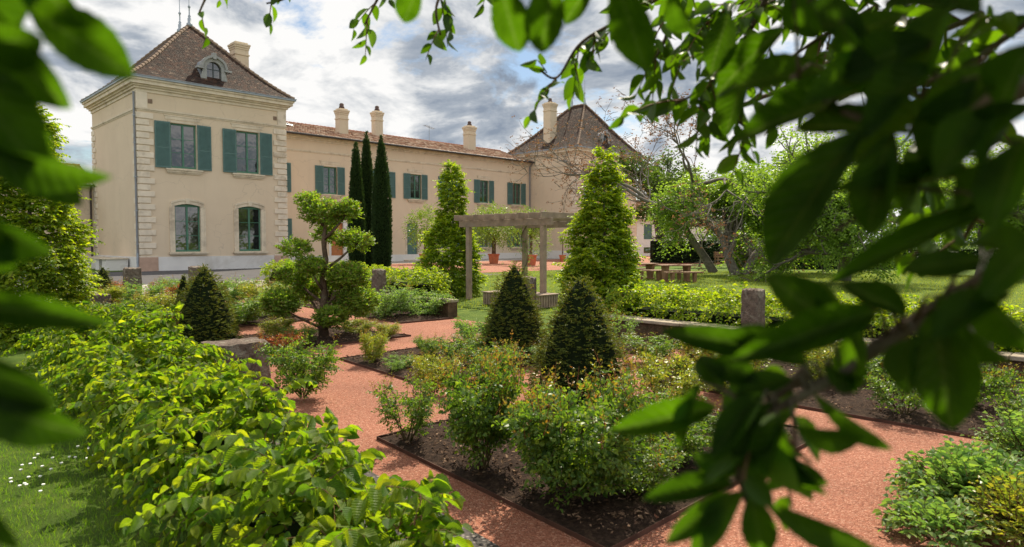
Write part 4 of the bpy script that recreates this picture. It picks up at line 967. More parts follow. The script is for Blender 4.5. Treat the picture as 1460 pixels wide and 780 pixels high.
y2 = copy_tree(y1); y2['label'] = 'dark yew cone in front of the pergola, farther of the central pair'; y2.location = G(733, 514); y2.rotation_euler = (0, 0, 2.1); y2.scale = (.96, .96, 1.03)
y3 = yew_proto(15, 1.38, .53, 22000, label='broad yew cone with bronze tips, nearer of the central pair behind the roses', leaf=.042, tips=.16)
y3.location = G(827, 576)
y4 = yew_proto(17, 1.05, .24, 5000, label='slim narrow yew cone directly left of the large left yew', leaf=.045, tips=.08); y4.location = atY(261, 14.2)
y5 = yew_proto(19, 1.0, .34, 5000, label='small dark yew cone at far left in front of the hornbeam column', leaf=.05, tips=.1); y5.location = atY(146, 20)
y6 = copy_tree(y5); y6['label'] = 'small dark yew cone below the right corner of the tower'; y6.location = atY(393, 21); y6.rotation_euler = (0, 0, 1.3)
for y in (y1, y2, y3, y4, y5, y6): y['group'] = 'clipped yew cones in the rose garden'
# cypresses
for k, (px, yt, Y, r_, lab) in enumerate(((509, 205, 39.5, .42, 'leftmost and shortest of the three slender dark cypresses'), (524, 190, 42, .46, 'middle and tallest looking slender cypress of the three'), (545, 196, 39, .50, 'rightmost slender dark cypress with the broadest foot'))):
    h = CAMH + (345.2 - yt) * Y / FPX
    c = yew_proto(40 + k, h, r_, 12000, True, lab, leaf=.15, tips=0, cm='cypress'); c.location = atY(px, Y); c['group'] = 'cypresses in front of the wing'

def leafy_volume(rng, O, D, L, leaf, spacing, T, mat, wid, root, droop=.25, ang=55, twig=M['twig'], tr=.003, upn=.75, name='foliage', leafdroop=.25, branchname='twigs', smooth=False):
    p, a, n, s, pl = shoots(rng, O, D, L, spacing, leaf, ang=ang, droop=droop, upn=upn, leafdroop=leafdroop)
    f = link(name, leaf_mesh(name, p, a, n, s, wid, mat, T, curl=rng.uniform(.5, 2.2, len(p)), smooth=smooth), root)
    if twig:
        rd = np.linspace(1, .4, 5)[None, :] * np.full((len(O), 1), tr)
        link(branchname, tubes_mesh(branchname, pl, rd, twig, 3), root)
    return f
# --- hornbeam columns
def column(label, loc, h, prof, seed, n=900, leaf=.075, lean=None, group='tall leafy hornbeam columns'):
    rng = np.random.default_rng(seed); root = thing('hornbeam_column', label, 'tree', loc, group=group)
    pos, nr, a = surf_profile(rng, n, prof)
    inner = rng.uniform(.35, .98, n) ** .6
    lump = 1 + .26 * np.sin(a * 2 + pos[:, 2] * 3.1 + seed) * np.sin(pos[:, 2] * 4.3 + a) + .14 * np.sin(a * 3 - pos[:, 2] * 7 + seed)
    O = pos * np.stack([inner * lump, inner * lump, np.ones(n)], 1); 
    if lean is not None: O[:, 0] += lean * np.sin(O[:, 2] * 1.3)
    D = nr + rvec(rng, n) * .45 + np.array([0, 0, .35]); L = rng.uniform(.14, .36, n)
    out = rng.uniform(size=n) < .05; L[out] *= 1.5
    leafy_volume(rng, O, D, L, leaf, .033, T_mid(), M['hornbeam_far'], .62, root, droop=.3, tr=.0035)
    tb = MB(); tb.tube([(0, 0, -.02), (.03, .02, h * .4), (0, 0, h * .9)], [.06, .04, .012], 8); tb.build('trunk', M['greybark'], root)
    return root
column('slim leafy hornbeam column with pointed top, left of the pergola', atY(645, 21.6), 4.3, [(.70, .02), (.84, .4), (.86, .9), (.78, 1.5), (.58, 2.1), (.34, 2.6), (.26, 3.0), (.30, 3.6), (.16, 4.0), (.0, 4.25)], 61, 3300, leaf=.095)
column('broad based hornbeam column tapering upward, right of the pergola', atY(860, 13.9), 3.65, [(.62, .02), (.76, .3), (.74, .7), (.62, 1.2), (.52, 1.7), (.42, 2.2), (.26, 2.7), (.13, 3.1), (.12, 3.4), (.0, 3.62)], 62, 3300, leaf=.088)
column('tall wide hornbeam column at the left edge in front of the annex', atY(42, 11.5), 4.0, [(.60, .02), (.68, .4), (.70, 1.0), (.70, 1.6), (.66, 2.2), (.48, 2.8), (.38, 3.3), (.25, 3.8), (.0, 4.0)], 63, 4200, leaf=.085)

# --- hedges in the uv frame
def hedge(name, label, u0, u1, v0, v1, h, seed, dens, leaf, mat, T, lean=0.0, loc_v=None, L=(.18, .42), wid=.62, fade=.04, coremat=None, tiers=True, spacing=.032, hvar=.08, core=True, topgain=1.0, branch=True, smooth=False, flare=0.0, upn=.72, clump=False):
    rng = np.random.default_rng(seed); um, vm = (u0 + u1) / 2, (v0 + v1) / 2; w = (u1 - u0)
    root = thing(name, label, 'hedge', UV(um + lean * vm, vm, 0), R(45))
    Lh = (v1 - v0)
    at_, as_ = w * Lh * topgain, 2 * Lh * h; ae = 2 * w * h
    N = int(dens * (at_ + as_ + ae)); k = rng.choice(3, N, p=np.array([at_, as_, ae]) / (at_ + as_ + ae))
    x = rng.uniform(-w / 2, w / 2, N); y = rng.uniform(-Lh / 2, Lh / 2, N); z = rng.uniform(.05, h, N)
    nrm = np.zeros((N, 3)); hh = h * (1 + hvar * np.sin(y * 2.3 + seed) * np.sin(y * .9 + x * 3) + hvar * .7 * np.sin(y * 6.1 + x * 4))
    if clump: hh = hh * (.70 + .48 * np.abs(np.sin(y * 1.25 + x * .9 + .6)))
    t = k == 0; z[t] = hh[t] - rng.uniform(0, .22, t.sum()); nrm[t] = (0, 0, 1)
    s_ = k == 1; sg = np.where(rng.uniform(size=N) < .5, -1, 1); x[s_] = sg[s_] * (w / 2 - rng.uniform(0, .2, s_.sum())); nrm[s_] = np.stack([sg[s_], 0 * sg[s_], 0.25 * np.ones(s_.sum())], 1)
    e_ = k == 2; y[e_] = sg[e_] * (Lh / 2 - rng.uniform(0, .15, e_.sum())); nrm[e_] = np.stack([0 * sg[e_], sg[e_], .25 * np.ones(e_.sum())], 1)
    lump = .10 * np.sin(y * 3.7 + seed) + .06 * np.sin(y * 8.3 + z * 7); x = x + np.where(s_, sg * lump, 0)
    z = np.minimum(z, hh)
    if clump:
        keep = rng.uniform(size=N) < np.clip(.62 + 1.0 * np.sin(y * 4.1 + x * 2.2 + seed) * np.sin(x * 6.0 - y * 1.7), .12, 1.0)
        x, y, z, nrm, s_, sg, hh = x[keep], y[keep], z[keep], nrm[keep], s_[keep], sg[keep], hh[keep]; N = len(x)
    x = x * (1 + flare * y / (Lh / 2))
    O = np.stack([x + lean * y, y, z], 1)
    D = nrm * 1.0 + rvec(rng, N) * .75; D[:, 2] += .15
    Ls = rng.uniform(*L, N); o_ = rng.uniform(size=N) < .06; Ls[o_] *= 1.5
    leafy_volume(rng, O, D, Ls, leaf, spacing, T, mat, wid, root, droop=.55, tr=.003, leafdroop=.45, smooth=smooth, upn=upn)
    if core:
        b = MB(); q_ = .22
        wa, wb = max(.05, (w / 2) * (1 - flare) - q_), (w / 2) * (1 + flare) - q_; ly = Lh / 2 - q_
        b.hexa([(-wa - lean * ly, -ly, 0), (wa - lean * ly, -ly, 0), (wb + lean * ly, ly, 0), (-wb + lean * ly, ly, 0), (-wa - lean * ly, -ly, h - .34), (wa - lean * ly, -ly, h - .34), (wb + lean * ly, ly, h - .34), (-wb + lean * ly, ly, h - .34)])
        if 0: b.hexa([(-w / 2 + q_ - lean * (Lh / 2 - q_), -Lh / 2 + q_, 0), (w / 2 - q_ - lean * (Lh / 2 - q_), -Lh / 2 + q_, 0), (w / 2 - q_ + lean * (Lh / 2 - q_), Lh / 2 - q_, 0), (-w / 2 + q_ + lean * (Lh / 2 - q_), Lh / 2 - q_, 0),
                (-w / 2 + q_ - lean * (Lh / 2 - q_), -Lh / 2 + q_, h - .34), (w / 2 - q_ - lean * (Lh / 2 - q_), -Lh / 2 + q_, h - .34), (w / 2 - q_ + lean * (Lh / 2 - q_), Lh / 2 - q_, h - .34), (-w / 2 + q_ + lean * (Lh / 2 - q_), Lh / 2 - q_, h - .34)])
        b.build('dark_core', M['yew_core'], root)  # solid near-black filler added inside the hedge, no real branches
    return root
hedge('hornbeam_hedge', 'big fresh green hornbeam hedge filling the lower left foreground', .74, 1.58, 2.1, 12.0, .55, 5, 122, .090, M['hornbeam'], T_near(5), lean=.135, L=(.18, .52), hvar=.27, topgain=1.35, smooth=True, flare=.55, upn=.52, clump=True)
hedge('hornbeam_hedge', 'clipped green hedge behind the low wall, right of the right leafy column', 10.25, 11.2, -4.2, 7.6, .84, 6, 130, .075, M['hornbeam_far'], T_far(), L=(.14, .36), spacing=.04)
hedge('hornbeam_hedge', 'bright green hedge behind the wall, between the cypresses and the left leafy column', 10.25, 11.2, 13.6, 22.5, .98, 7, 100, .075, M['hornbeam_far'], T_far(), L=(.14, .36), spacing=.04)
# dark hedge far right
def far_hedge(label, px0, px1, Y, h, d, seed, mat, leaf=.16, dens=26):
    x0, x1 = atY(px0, Y).x, atY(px1, Y).x; rng = np.random.default_rng(seed); root = thing('clipped_hedge', label, 'hedge', ((x0 + x1) / 2, Y, 0), 0)
    w = x1 - x0; N = int(dens * (w * h + w * d * .6)); f = rng.uniform(size=N) < h / (h + .6 * d)
    x = rng.uniform(-w / 2, w / 2, N); z = np.where(f, rng.uniform(.05, h, N), h - rng.uniform(0, .2, N)); y = np.where(f, rng.uniform(-.1, .15, N), rng.uniform(0, d, N))
    z += .10 * np.sin(x * 1.7 + seed) * f + .12 * np.sin(x * 2.3) * (~f); y += .15 * np.sin(x * 2.1 + z)
    ff = f.astype(float); O = np.stack([x, y - d / 2, z], 1); D = np.stack([rng.normal(size=N) * .5, -ff + rng.normal(size=N) * .3, .4 + (~f) * .6 + rng.normal(size=N) * .3], 1)
    leafy_volume(rng, O, D, rng.uniform(.2, .5, N), leaf, .09, T_far(), mat, .6, root, twig=None)
    b = MB(); b.box(-w / 2 + .1, w / 2 - .1, -d / 2 + .25, d / 2, 0, h - .25); b.build('dark_core', M['yew_core'], root)  # dark filler box added behind the leaves, no real branches
far_hedge('dark clipped evergreen hedge behind the young staked tree', 928, 1032, 56, 2.1, 1.6, 1, M['dark_leaf'])
far_hedge('long dark hedge closing the lawn at far right', 1100, 1640, 44, 1.5, 1.6, 2, M['dark_leaf'])
far_hedge('low dark hedge behind the twin trunked tree', 1036, 1105, 54, 1.3, 1.4, 3, M['dark_leaf'])

# --- roses
def rose_proto(seed, h, r, leafmat, ncane=9, nleaf=420, young=.22, leaf=.062, T=None, youngmat='young', stemvis=.22, lab=''):
    """built at its base on the origin; canes > leafy shoots > young tips"""
    rng = np.random.default_rng(seed); T = T or T_far()
    root = thing('rose_bush', lab, 'rose bush')
    az = np.arange(ncane) * 2 * np.pi / ncane + rng.uniform(-.4, .4, ncane); spread = rng.uniform(.35, 1.0, ncane) * r * .8
    hh = rng.uniform(.72, 1.0, ncane) * h
    ts = np.linspace(0, 1, 7)
    ca = np.stack([np.cos(az)[:, None] * (spread[:, None] * ts ** .8 + .03) + rng.normal(size=(ncane, 7)) * .012, np.sin(az)[:, None] * (spread[:, None] * ts ** .8 + .03) + rng.normal(size=(ncane, 7)) * .012, hh[:, None] * ts * .86], -1)
    rd = np.linspace(.009, .004, 7)[None, :] * np.ones((ncane, 1))
    # side shoots from canes
    ns = max(40, int(nleaf / 3.2)); ci = rng.integers(0, ncane, ns); tt = (stemvis * .8 + (1 - stemvis * .8) * rng.uniform(0, 1, ns) ** .8) * 6; i0 = np.minimum(tt.astype(int), 5); fr = (tt - i0)[:, None]
    O = ca[ci, i0] * (1 - fr) + ca[ci, i0 + 1] * fr
    az2 = az[ci] + rng.normal(size=ns) * 1.1; el = rng.uniform(-.25, .85, ns)
    D = np.stack([np.cos(az2) * (1 - .5 * el), np.sin(az2) * (1 - .5 * el), .25 + el], 1); L = rng.uniform(.14, .32, ns) * (h / .9) * (r / .45) ** .5
    p, a, n, s, pl = shoots(rng, O, D, L, .042, leaf, ang=58, droop=.18, upn=.55, leafdroop=.35)
    # leaves on the canes too
    p2, a2, n2, s2 = compound(rng, p, a, n, s)
    link('foliage', leaf_mesh('foliage', p2, a2, n2, s2, .72, M[leafmat], T, curl=rng.uniform(.3, 1.6, len(p2))), root)
    allp = np.concatenate([ca], 0); link('canes', tubes_mesh('canes', allp, rd, M['cane'], 5), root)
    # twigs are canes' own side growth
    rdt = np.linspace(.0035, .0015, 5)[None, :] * np.ones((ns, 1)); link('side_shoots', tubes_mesh('side_shoots', pl, rdt, M['cane'], 3), root)
    if young > 0:
        ny = int(ns * young * .55); top = np.argsort(-(O[:, 2] + rng.uniform(0, .3 * h, ns)))[:ny]; Oy = pl[top, 4]
        Dy = np.stack([rng.normal(size=ny) * .25, rng.normal(size=ny) * .25, np.ones(ny)], 1); Ly = rng.uniform(.07, .20, ny) * h / .9
        p, a, n, s, pl2 = shoots(rng, Oy, Dy, Ly, .028, leaf * .62, ang=50, droop=.05, upn=.4, leafdroop=.1)
        p2, a2, n2, s2 = compound(rng, p, a, n, s, 3)
        link('young_shoots', leaf_mesh('young_shoots', p2, a2, n2, s2, .6, M[youngmat], T, curl=rng.uniform(.3, 1.6, len(p2))), root)
        rdt = np.linspace(.0028, .0012, 5)[None, :] * np.ones((ny, 1)); link('young_stems', tubes_mesh('young_stems', pl2, rdt, M['redcane'], 3), root)
    return root
PROTO = {}
def rose(kind, loc, h, r, rz, label, args):
    key = kind
    if key not in PROTO:
        o = rose_proto(**args); PROTO[key] = (o, args['h'], args['r'])
    else:
        o = copy_tree(PROTO[key][0])
    bh, br = PROTO[key][1], PROTO[key][2]
    o.location = loc; o.rotation_euler = (0, 0, rz); o.scale = (r / br, r / br, h / bh)
    tag(o, label, 'rose bush', 'rose bushes in the garden beds')
K = {
    'big1': dict(seed=201, h=.85, r=.46, leafmat='rose', nleaf=950, young=.40, leaf=.070, T=T_mid(), ncane=12, stemvis=.3),
    'big2': dict(seed=202, h=.88, r=.52, leafmat='rose', nleaf=1250, young=.36, leaf=.070, T=T_mid(), ncane=13, stemvis=.2),
    'loose': dict(seed=203, h=.7, r=.40, leafmat='rose', nleaf=420, young=.30, leaf=.058, T=T_mid(), ncane=8, stemvis=.3),
    'yellow': dict(seed=204, h=.7, r=.5, leafmat='rose_yellow', nleaf=800, young=.25, leaf=.062, ncane=10, stemvis=.1, youngmat='young'),
    'pale': dict(seed=205, h=.7, r=.5, leafmat='rose_pale', nleaf=750, young=.05, leaf=.066, ncane=10, stemvis=.1),
    'dark': dict(seed=206, h=.75, r=.45, leafmat='rose', nleaf=800, young=.12, leaf=.066, ncane=10, stemvis=.15),
    'red': dict(seed=207, h=.5, r=.4, leafmat='red', nleaf=420, young=.4, leaf=.055, ncane=10, stemvis=.1),
    'sparse': dict(seed=208, h=.8, r=.26, leafmat='rose_pale', nleaf=230, young=.4, leaf=.06, ncane=5, stemvis=.25),
}
ROSES = [  # kind, px, py(base), h, r, label
    ('big1', 688, 668, .90, .37, 'tall rose bush with bare brown stems and orange tips, middle of the front bed'),
    ('big2', 818, 712, .86, .50, 'largest rose bush with red shoots, nearest in the front bed'),
    ('loose', 583, 628, .58, .30, 'small loose rose bush at the path edge, leftmost in the front bed'),
    ('dark', 905, 705, .44, .34, 'low dark rose right of the largest front rose, under the blurred leaves'),
    ('dark', 960, 660, .46, .38, 'dark rose in the front bed hidden behind the lowest blurred leaves'),
    ('yellow', 960, 590, .62, .50, 'yellowish rose bush right of the nearer yew cone'),
    ('yellow', 1040, 560, .60, .55, 'wide yellow tinged rose bush behind the blurred leaf cluster'),
    ('dark', 905, 640, .50, .40, 'low dark rose bush behind the bright foreground leaf tip'),
    ('yellow', 620, 560, .46, .34, 'small orange tipped rose on the near edge of the cone bed'),
    ('dark', 700, 540, .48, .34, 'green rose in front of the farther central yew'),
    ('pale', 790, 505, .45, .34, 'pale rose just right of the farther central yew'),
    ('pale', 690, 505, .60, .46, 'silvery rose bush directly left of the farther central yew'),
    ('loose', 655, 520, .45, .36, 'little rose bush left of the silvery rose in the cone bed'),
    ('dark', 612, 508, .32, .24, 'tiny dark rose at the path corner of the cone bed'),
    ('yellow', 533, 516, .46, .30, 'small bush with bare legs and yellow top on the bed corner in the path'),
    ('pale', 568, 527, .20, .24, 'low blue green plant beside the bare legged corner bush'),
    ('sparse', 748, 522, .34, .26, 'pale sparse young rose between the two central yews'),
    ('sparse', 886, 496, .70, .24, 'thin upright rose with red tips against the low wall'),
    ('dark', 432, 566, .68, .40, 'dense dark rose bush left of the path behind the hedge'),
    ('red', 400, 505, .40, .42, 'red leaved plant right of the squat stone block'),
    ('red', 350, 520, .34, .30, 'red leaved plant behind the squat stone block'),
    ('yellow', 510, 476, .28, .46, 'low yellow green rose right of the cloud pruned tree foot'),
    ('yellow', 552, 480, .26, .34, 'low yellow green rose at the pointed end of the cloud tree bed'),
    ('yellow', 395, 480, .34, .45, 'low yellow green rose left of the cloud pruned tree foot'),
    ('dark', 430, 492, .36, .30, 'short dark rose in front of the cloud pruned tree'),
    ('pale', 548, 452, .72, .62, 'pale rose on the wall strip just under the middle stone post'),
    ('pale', 598, 450, .66, .70, 'pale rose on the wall strip below the left leafy column'),
    ('dark', 300, 425, .6, .8, 'dark green rose far back before the tower, left of the small yew'),
    ('yellow', 150, 440, .6, .7, 'yellow green rose above the brown stone block'),
    ('pale', 258, 422, .6, .7, 'pale rose far back under the second stone post'),
    ('dark', 345, 462, .60, .70, 'round green rose right of the large left yew'),
    ('pale', 400, 452, .64, .62, 'round pale rose behind the cloud pruned tree on its left'),
    ('yellow', 372, 438, .66, .75, 'yellow green rose in the row before the tower, right part'),
    ('pale', 330, 432, .72, .75, 'pale rose in the row before the tower, behind the large left yew'),
    ('dark', 425, 428, .66, .75, 'dark rose below the small yew near the tower corner'),
    ('yellow', 225, 455, .62, .70, 'yellow green rose left of the slim yew'),
    ('pale', 196, 436, .66, .70, 'pale rose between the brown stone and the slim yew'),
    ('red', 235, 428, .62, .60, 'red tipped rose in front of the tower foot'),
    ('red', 168, 422, .60, .60, 'red tipped rose just right of the far left small yew'),
    ('dark', 185, 468, .60, .60, 'dark green rose in front of the brown stone at left'),
    ('red', 258, 470, .42, .40, 'rust red plant at the foot of the slim yew'),
    ('yellow', 110, 450, .62, .65, 'yellow green rose under the left hornbeam column'),
    ('dark', 285, 440, .55, .50, 'dark rose hidden between the slim and the large left yews'),
    ('loose', 1290, 592, .50, .34, 'flecked rose at the far edge of the right gravel square'),
    ('loose', 1380, 580, .60, .36, 'rose behind the big blurred leaf, right of the flecked rose'),
    ('yellow', 1170, 545, .55, .55, 'yellow rose seen through the blurred branch'),
    ('dark', 1235, 540, .5, .5, 'dark rose by the low wall seen through the blurred branch'),
    ('loose', 1462, 618, .60, .32, 'rose cut by the right edge of the picture'),
    ('yellow', 1000, 520, .45, .50, 'low yellow rose by the wall under the green hedge'),
    ('dark', 930, 515, .4, .42, 'low dark rose between the sparse wall rose and the yellow one'),
]
for i, (k, px, py, h, r_, lab) in enumerate(ROSES):
    rose(k, G(px, py, .04), h, r_, i * 2.399, lab, K[k])

# leafy shrubs bottom right
def shrub(label, loc, h, r, seed, mat, leaf=.06, n=420, T=None, wid=.6, name='leafy_shrub', L=(.14, .34), group=None, cat_='shrub'):
    rng = np.random.default_rng(seed); root = thing(name, label, cat_, loc, group=group)
    d = rvec(rng, n); d[:, 2] = np.abs(d[:, 2]); inner = rng.uniform(.3, .8, n)
    O = d * np.array([r, r, h]) * inner[:, None]; O[:, 2] += .04; D = d + rvec(rng, n) * .4 + np.array([0, 0, .35])
    leafy_volume(rng, O, D, rng.uniform(*L, n) * (h / .6), leaf, .032, T or T_far(), mat, wid, root, droop=.2, tr=.003)
    nc = 9; az = rng.uniform(0, 6.28, nc); ts = np.linspace(0, 1, 5)
    ca = np.stack([np.cos(az)[:, None] * r * .6 * ts, np.sin(az)[:, None] * r * .6 * ts, h * .8 * ts[None, :] * np.ones((nc, 1)) - .02], -1)
    link('stems', tubes_mesh('stems', ca, np.linspace(.009, .004, 5)[None, :] * np.ones((nc, 1)), M['cane'], 5), root)
    return root
shrub('broad fresh green leafy shrub in the bottom right corner', atY(1400, 4.3), .34, .52, 301, M['rose_pale'], .062, 700, T_mid())
shrub('lower green shrub spilling over the gravel edge at bottom right', atY(1345, 3.85), .20, .34, 302, M['rose_pale'], .055, 260, T_mid())
shrub('golden green shrub cut by the right frame edge at the bottom', atY(1470, 3.8), .34, .32, 303, M['rose_yellow'], .04, 480)
shrub('leafy green shrub in the right corner beyond the gravel square', atY(1490, 5.1), .42, .42, 304, M['rose_pale'], .055, 400)

# --- cloud pruned tree
def cloud_tree():
    base = G(462, 480, .04); root = thing('cloud_pruned_tree', 'small cloud pruned tree with stacked leafy pads and a dark crooked trunk', 'tree', base)
    rng = np.random.default_rng(400); Y = base.y; sc = Y / FPX
    def L(px, py, dy=0.0): return Vector(((px - 462) * sc, dy, (480 - py) * sc))
    pads = [(466, 303, 50, 25, 0, .35), (440, 285, 22, 14, .1, .2), (498, 300, 26, 20, -.1, .2), (425, 353, 30, 15, -.1, .3), (505, 343, 34, 20, .15, .3), (462, 333, 26, 16, .25, .25), (415, 391, 34, 20, .2, .35), (450, 378, 26, 16, -.25, .3), (500, 392, 40, 24, -.1, .4), (470, 402, 34, 18, .3, .35), (405, 430, 34, 26, -.15, .4), (430, 415, 24, 18, .35, .3), (505, 430, 44, 30, .1, .45), (480, 448, 30, 18, -.35, .35)]
    tr = MB(); tr.tube([L(462, 482), L(460, 450), L(464, 420), L(461, 395), L(466, 370), L(463, 345), L(466, 318), L(467, 300)], [.10, .075, .06, .055, .05, .04, .03, .015], 9)
    tr.build('trunk', M['bark'], root, smooth=True)
    Os = []; Ds = []; bl = MB()
    for i, (px, py, rx, ry, dy, rd) in enumerate(pads):
        c = L(px, py, dy); n = int(rx * ry * (.50 if py < 360 else .72)); d = rvec(rng, n); d[:, 2] *= .8
        inn = rng.uniform(.5, 1.0, n)[:, None]
        Os.append(np.array(c)[None, :] + d * inn * np.array([rx * sc * .70, rd * .70, ry * sc * .80])); Ds.append(d + rvec(rng, n) * .3 + np.array([0, 0, .5]))
        s = L(463, min(470, py + ry + 22), 0)
        bl.tube([s, s.lerp(c, .5) - Vector((0, 0, .06)), c - Vector((0, 0, ry * sc * .3))], [.032, .024, .012], 6)
        for k in range(5):
            e = c + Vector((rng.uniform(-.7, .7) * rx * sc, rng.uniform(-.6, .6) * rd, rng.uniform(-.2, .4) * ry * sc)); bl.tube([c - Vector((0, 0, ry * sc * .4)), e], [.012, .005], 5)
    bl.build('branches', M['bark'], root, smooth=True)
    O = np.concatenate(Os); D = np.concatenate(Ds)
    leafy_volume(rng, O, D, rng.uniform(.06, .15, len(O)), .048, .018, T_far(), M['niwaki'], .78, root, droop=.1, twig=M['bark'], tr=.002, upn=.5, ang=60)
cloud_tree()

# --- generic branching trees
def skeleton(rng, base, d0, L0, r0, levels, nb=(3, 4), spread=.7, ratio=.72, up=.15, wig=.12, rr=.62, minr=.006):
    segs = []; tips = []
    def rec(p, d, L, r, lv):
        pts = [p.copy()]; q_ = p.copy(); dd = d.copy(); n = 4
        for k in range(n):
            dd = (dd + Vector(rng.normal(size=3)) * wig + Vector((0, 0, up * .3))).normalized(); q_ = q_ + dd * L / n; pts.append(q_.copy())
        segs.append((pts, [r * (1 - .38 * k / n) for k in range(n + 1)], lv))
        if lv == 0: tips.append((q_, dd)); return
        m = int(rng.integers(nb[0], nb[1] + 1))
        for k in range(m):
            j = n if k == 0 else int(rng.integers(2, n + 1)); s = pts[j]
            a = rng.uniform(0, 2 * math.pi); o = dd.orthogonal().normalized(); o = Matrix.Rotation(a, 3, dd) @ o
            nd = (dd + o * spread * rng.uniform(.6, 1.3) + Vector((0, 0, up))).normalized()
            rec(s, nd, L * ratio * rng.uniform(.8, 1.2), max(minr, r * rr), lv - 1)
    rec(Vector(base), Vector(d0).normalized(), L0, r0, levels); return segs, tips
def seg_tubes(root, segs, mat, name_t='trunk', name_b='branches', cut=None):
    mx = max(s[2] for s in segs)
    tb = MB(); bb = MB()
    for pts, rd, lv in segs: (tb if lv == mx else bb).tube(pts, rd, 10 if lv >= mx - 1 else (6 if lv >= mx - 2 else 4), cap=False)
    tb.build(name_t, mat, root, smooth=True); bb.build(name_b, mat, root, smooth=True)
def tree(name, label, loc, seed, stems, levels, leafmat, leaf, per_tip=5, Lr=(.25, .6), bark='greybark', spread=.75, ratio=.74, up=.12, T=None, wid=.6, group=None, nb=(3, 4), crown_mat_twig=True, spacing=None, rr=.62, wig=.12, droop=.3, minr=.008, tipjit=.15):
    rng = np.random.default_rng(seed); root = thing(name, label, 'tree', loc, group=group); S = []; Tp = []
    for (off, d, L, r) in stems:
        s, t = skeleton(rng, off, d, L, r, levels, nb, spread, ratio, up, wig, rr, minr); S += s; Tp += t
    seg_tubes(root, S, M[bark])
    if leafmat:
        tp = np.array([t[0][:] for t in Tp]); td = np.array([t[1][:] for t in Tp])
        # leaves also on the last two levels' sides
        for pts, rd, lv in S:
            if lv <= 1:
                for k in (2, 3): tp = np.vstack([tp, np.array(pts[k][:])[None]]); td = np.vstack([td, np.array((pts[k] - pts[k - 1]).normalized()[:])[None]])
        O = np.repeat(tp, per_tip, 0) + rng.normal(size=(len(tp) * per_tip, 3)) * tipjit; D = np.repeat(td, per_tip, 0) * .5 + rvec(rng, len(O)) * .8 + np.array([0, 0, .15])
        leafy_volume(rng, O, D, rng.uniform(*Lr, len(O)), leaf, spacing or leaf * .8, T or T_far(), M[leafmat], wid, root, droop=droop, upn=.5, twig=None)
    return root
# twin trunked magnolia-like tree, its neighbour, and the ones behind
tree('fruit_tree', 'twin trunked tree with fresh pale leaves on the lawn right of the picnic tables', atY(1056, 35.5), 501, [((-.25, 0, 0), (-.28, 0, 1), 2.0, .28), ((.22, .1, 0), (.42, .1, 1), 2.1, .26)], 5, 'magnolia', .18, 3, (.3, .8), spread=.85, ratio=.745, up=.06)
tree('fruit_tree', 'wide spreading pale green tree behind the big blurred branch at right', atY(1203, 30), 502, [((0, 0, 0), (.1, 0, 1), 1.6, .32)], 5, 'magnolia', .16, 4, (.3, .7), spread=.95, ratio=.82, up=.04)
tree('fruit_tree', 'pale green tree at far right behind the overhanging leaves', atY(1400, 34), 503, [((0, 0, 0), (-.1, 0, 1), 1.8, .30)], 5, 'magnolia', .17, 4, (.3, .7), spread=.9, ratio=.80, up=.06)
tree('broadleaf_tree', 'dense green tree with dark trunk between the pavilion and the twin trunked tree', atY(943, 58), 504, [((0, 0, 0), (0, 0, 1), 3.2, .35)], 4, 'deep_leaf', .26, 5, (.4, .9), spread=.7, ratio=.74, up=.14)
tree('variegated_tree', 'young staked tree with whitish variegated leaves on the lawn edge', atY(997, 47.5), 505, [((0, 0, 0), (0.02, 0, 1), 2.3, .07)], 3, 'variegated', .14, 5, (.3, .7), spread=.9, ratio=.6, up=.05, rr=.55)
tree('bare_tree', 'almost bare tree with crooked twiggy branches and dry brown seed pods', atY(1018, 38), 506, [((0, 0, 0), (-.75, 0, 1), 3.5, .27)], 7, 'dry', .13, 1, (.10, .28), spread=.85, ratio=.80, up=.04, nb=(2, 3), rr=.64, wig=.17, bark='greybark', minr=.017, spacing=.08)
tree('broadleaf_tree', 'tall pale green tree rising behind the spreading tree', atY(1130, 62), 507, [((0, 0, 0), (0, 0, 1), 3.2, .35)], 5, 'magnolia', .28, 2, (.4, .9), spread=.75, ratio=.76, up=.12)
tree('broadleaf_tree', 'deep green tree far behind the right leaves', atY(1290, 66), 508, [((0, 0, 0), (0, 0, 1), 3.6, .4)], 5, 'deep_leaf', .30, 2, (.4, 1.0), spread=.75, ratio=.76, up=.12)
tree('broadleaf_tree', 'deep green tree far off at the right frame edge', atY(1450, 60), 509, [((0, 0, 0), (0, 0, 1), 3.4, .4)], 5, 'deep_leaf', .30, 2, (.4, 1.0), spread=.75, ratio=.76, up=.12)
tree('broadleaf_tree', 'tree behind the white outbuilding', atY(980, 96), 510, [((0, 0, 0), (0, 0, 1), 3.8, .4)], 4, 'deep_leaf', .36, 6, (.5, 1.1), spread=.75, ratio=.76, up=.12)
# far-off wood as one mass
def far_wood():
    rng = np.random.default_rng(77); n = 9000
    x = rng.uniform(-20, 190, n); y = 120 + rng.uniform(0, 14, n); h = 7 + 2.5 * np.sin(x * .13) + 1.6 * np.sin(x * .37 + 1); z = rng.uniform(0, 1, n) ** .7 * h
    O = np.stack([x, y, z], 1); D = rvec(rng, n) + np.array([0, -.5, .5])
    p, a, nn, s, _ = shoots(rng, O, D, rng.uniform(.8, 1.6, n), .5, .75, upn=.4)
    o = link('wood', leaf_mesh('wood', p, a, nn, s, .8, M['deep_leaf'], T_far())); tag(o, 'far-off mass of green woodland behind the garden trees', 'woodland', kind='stuff')
far_wood()

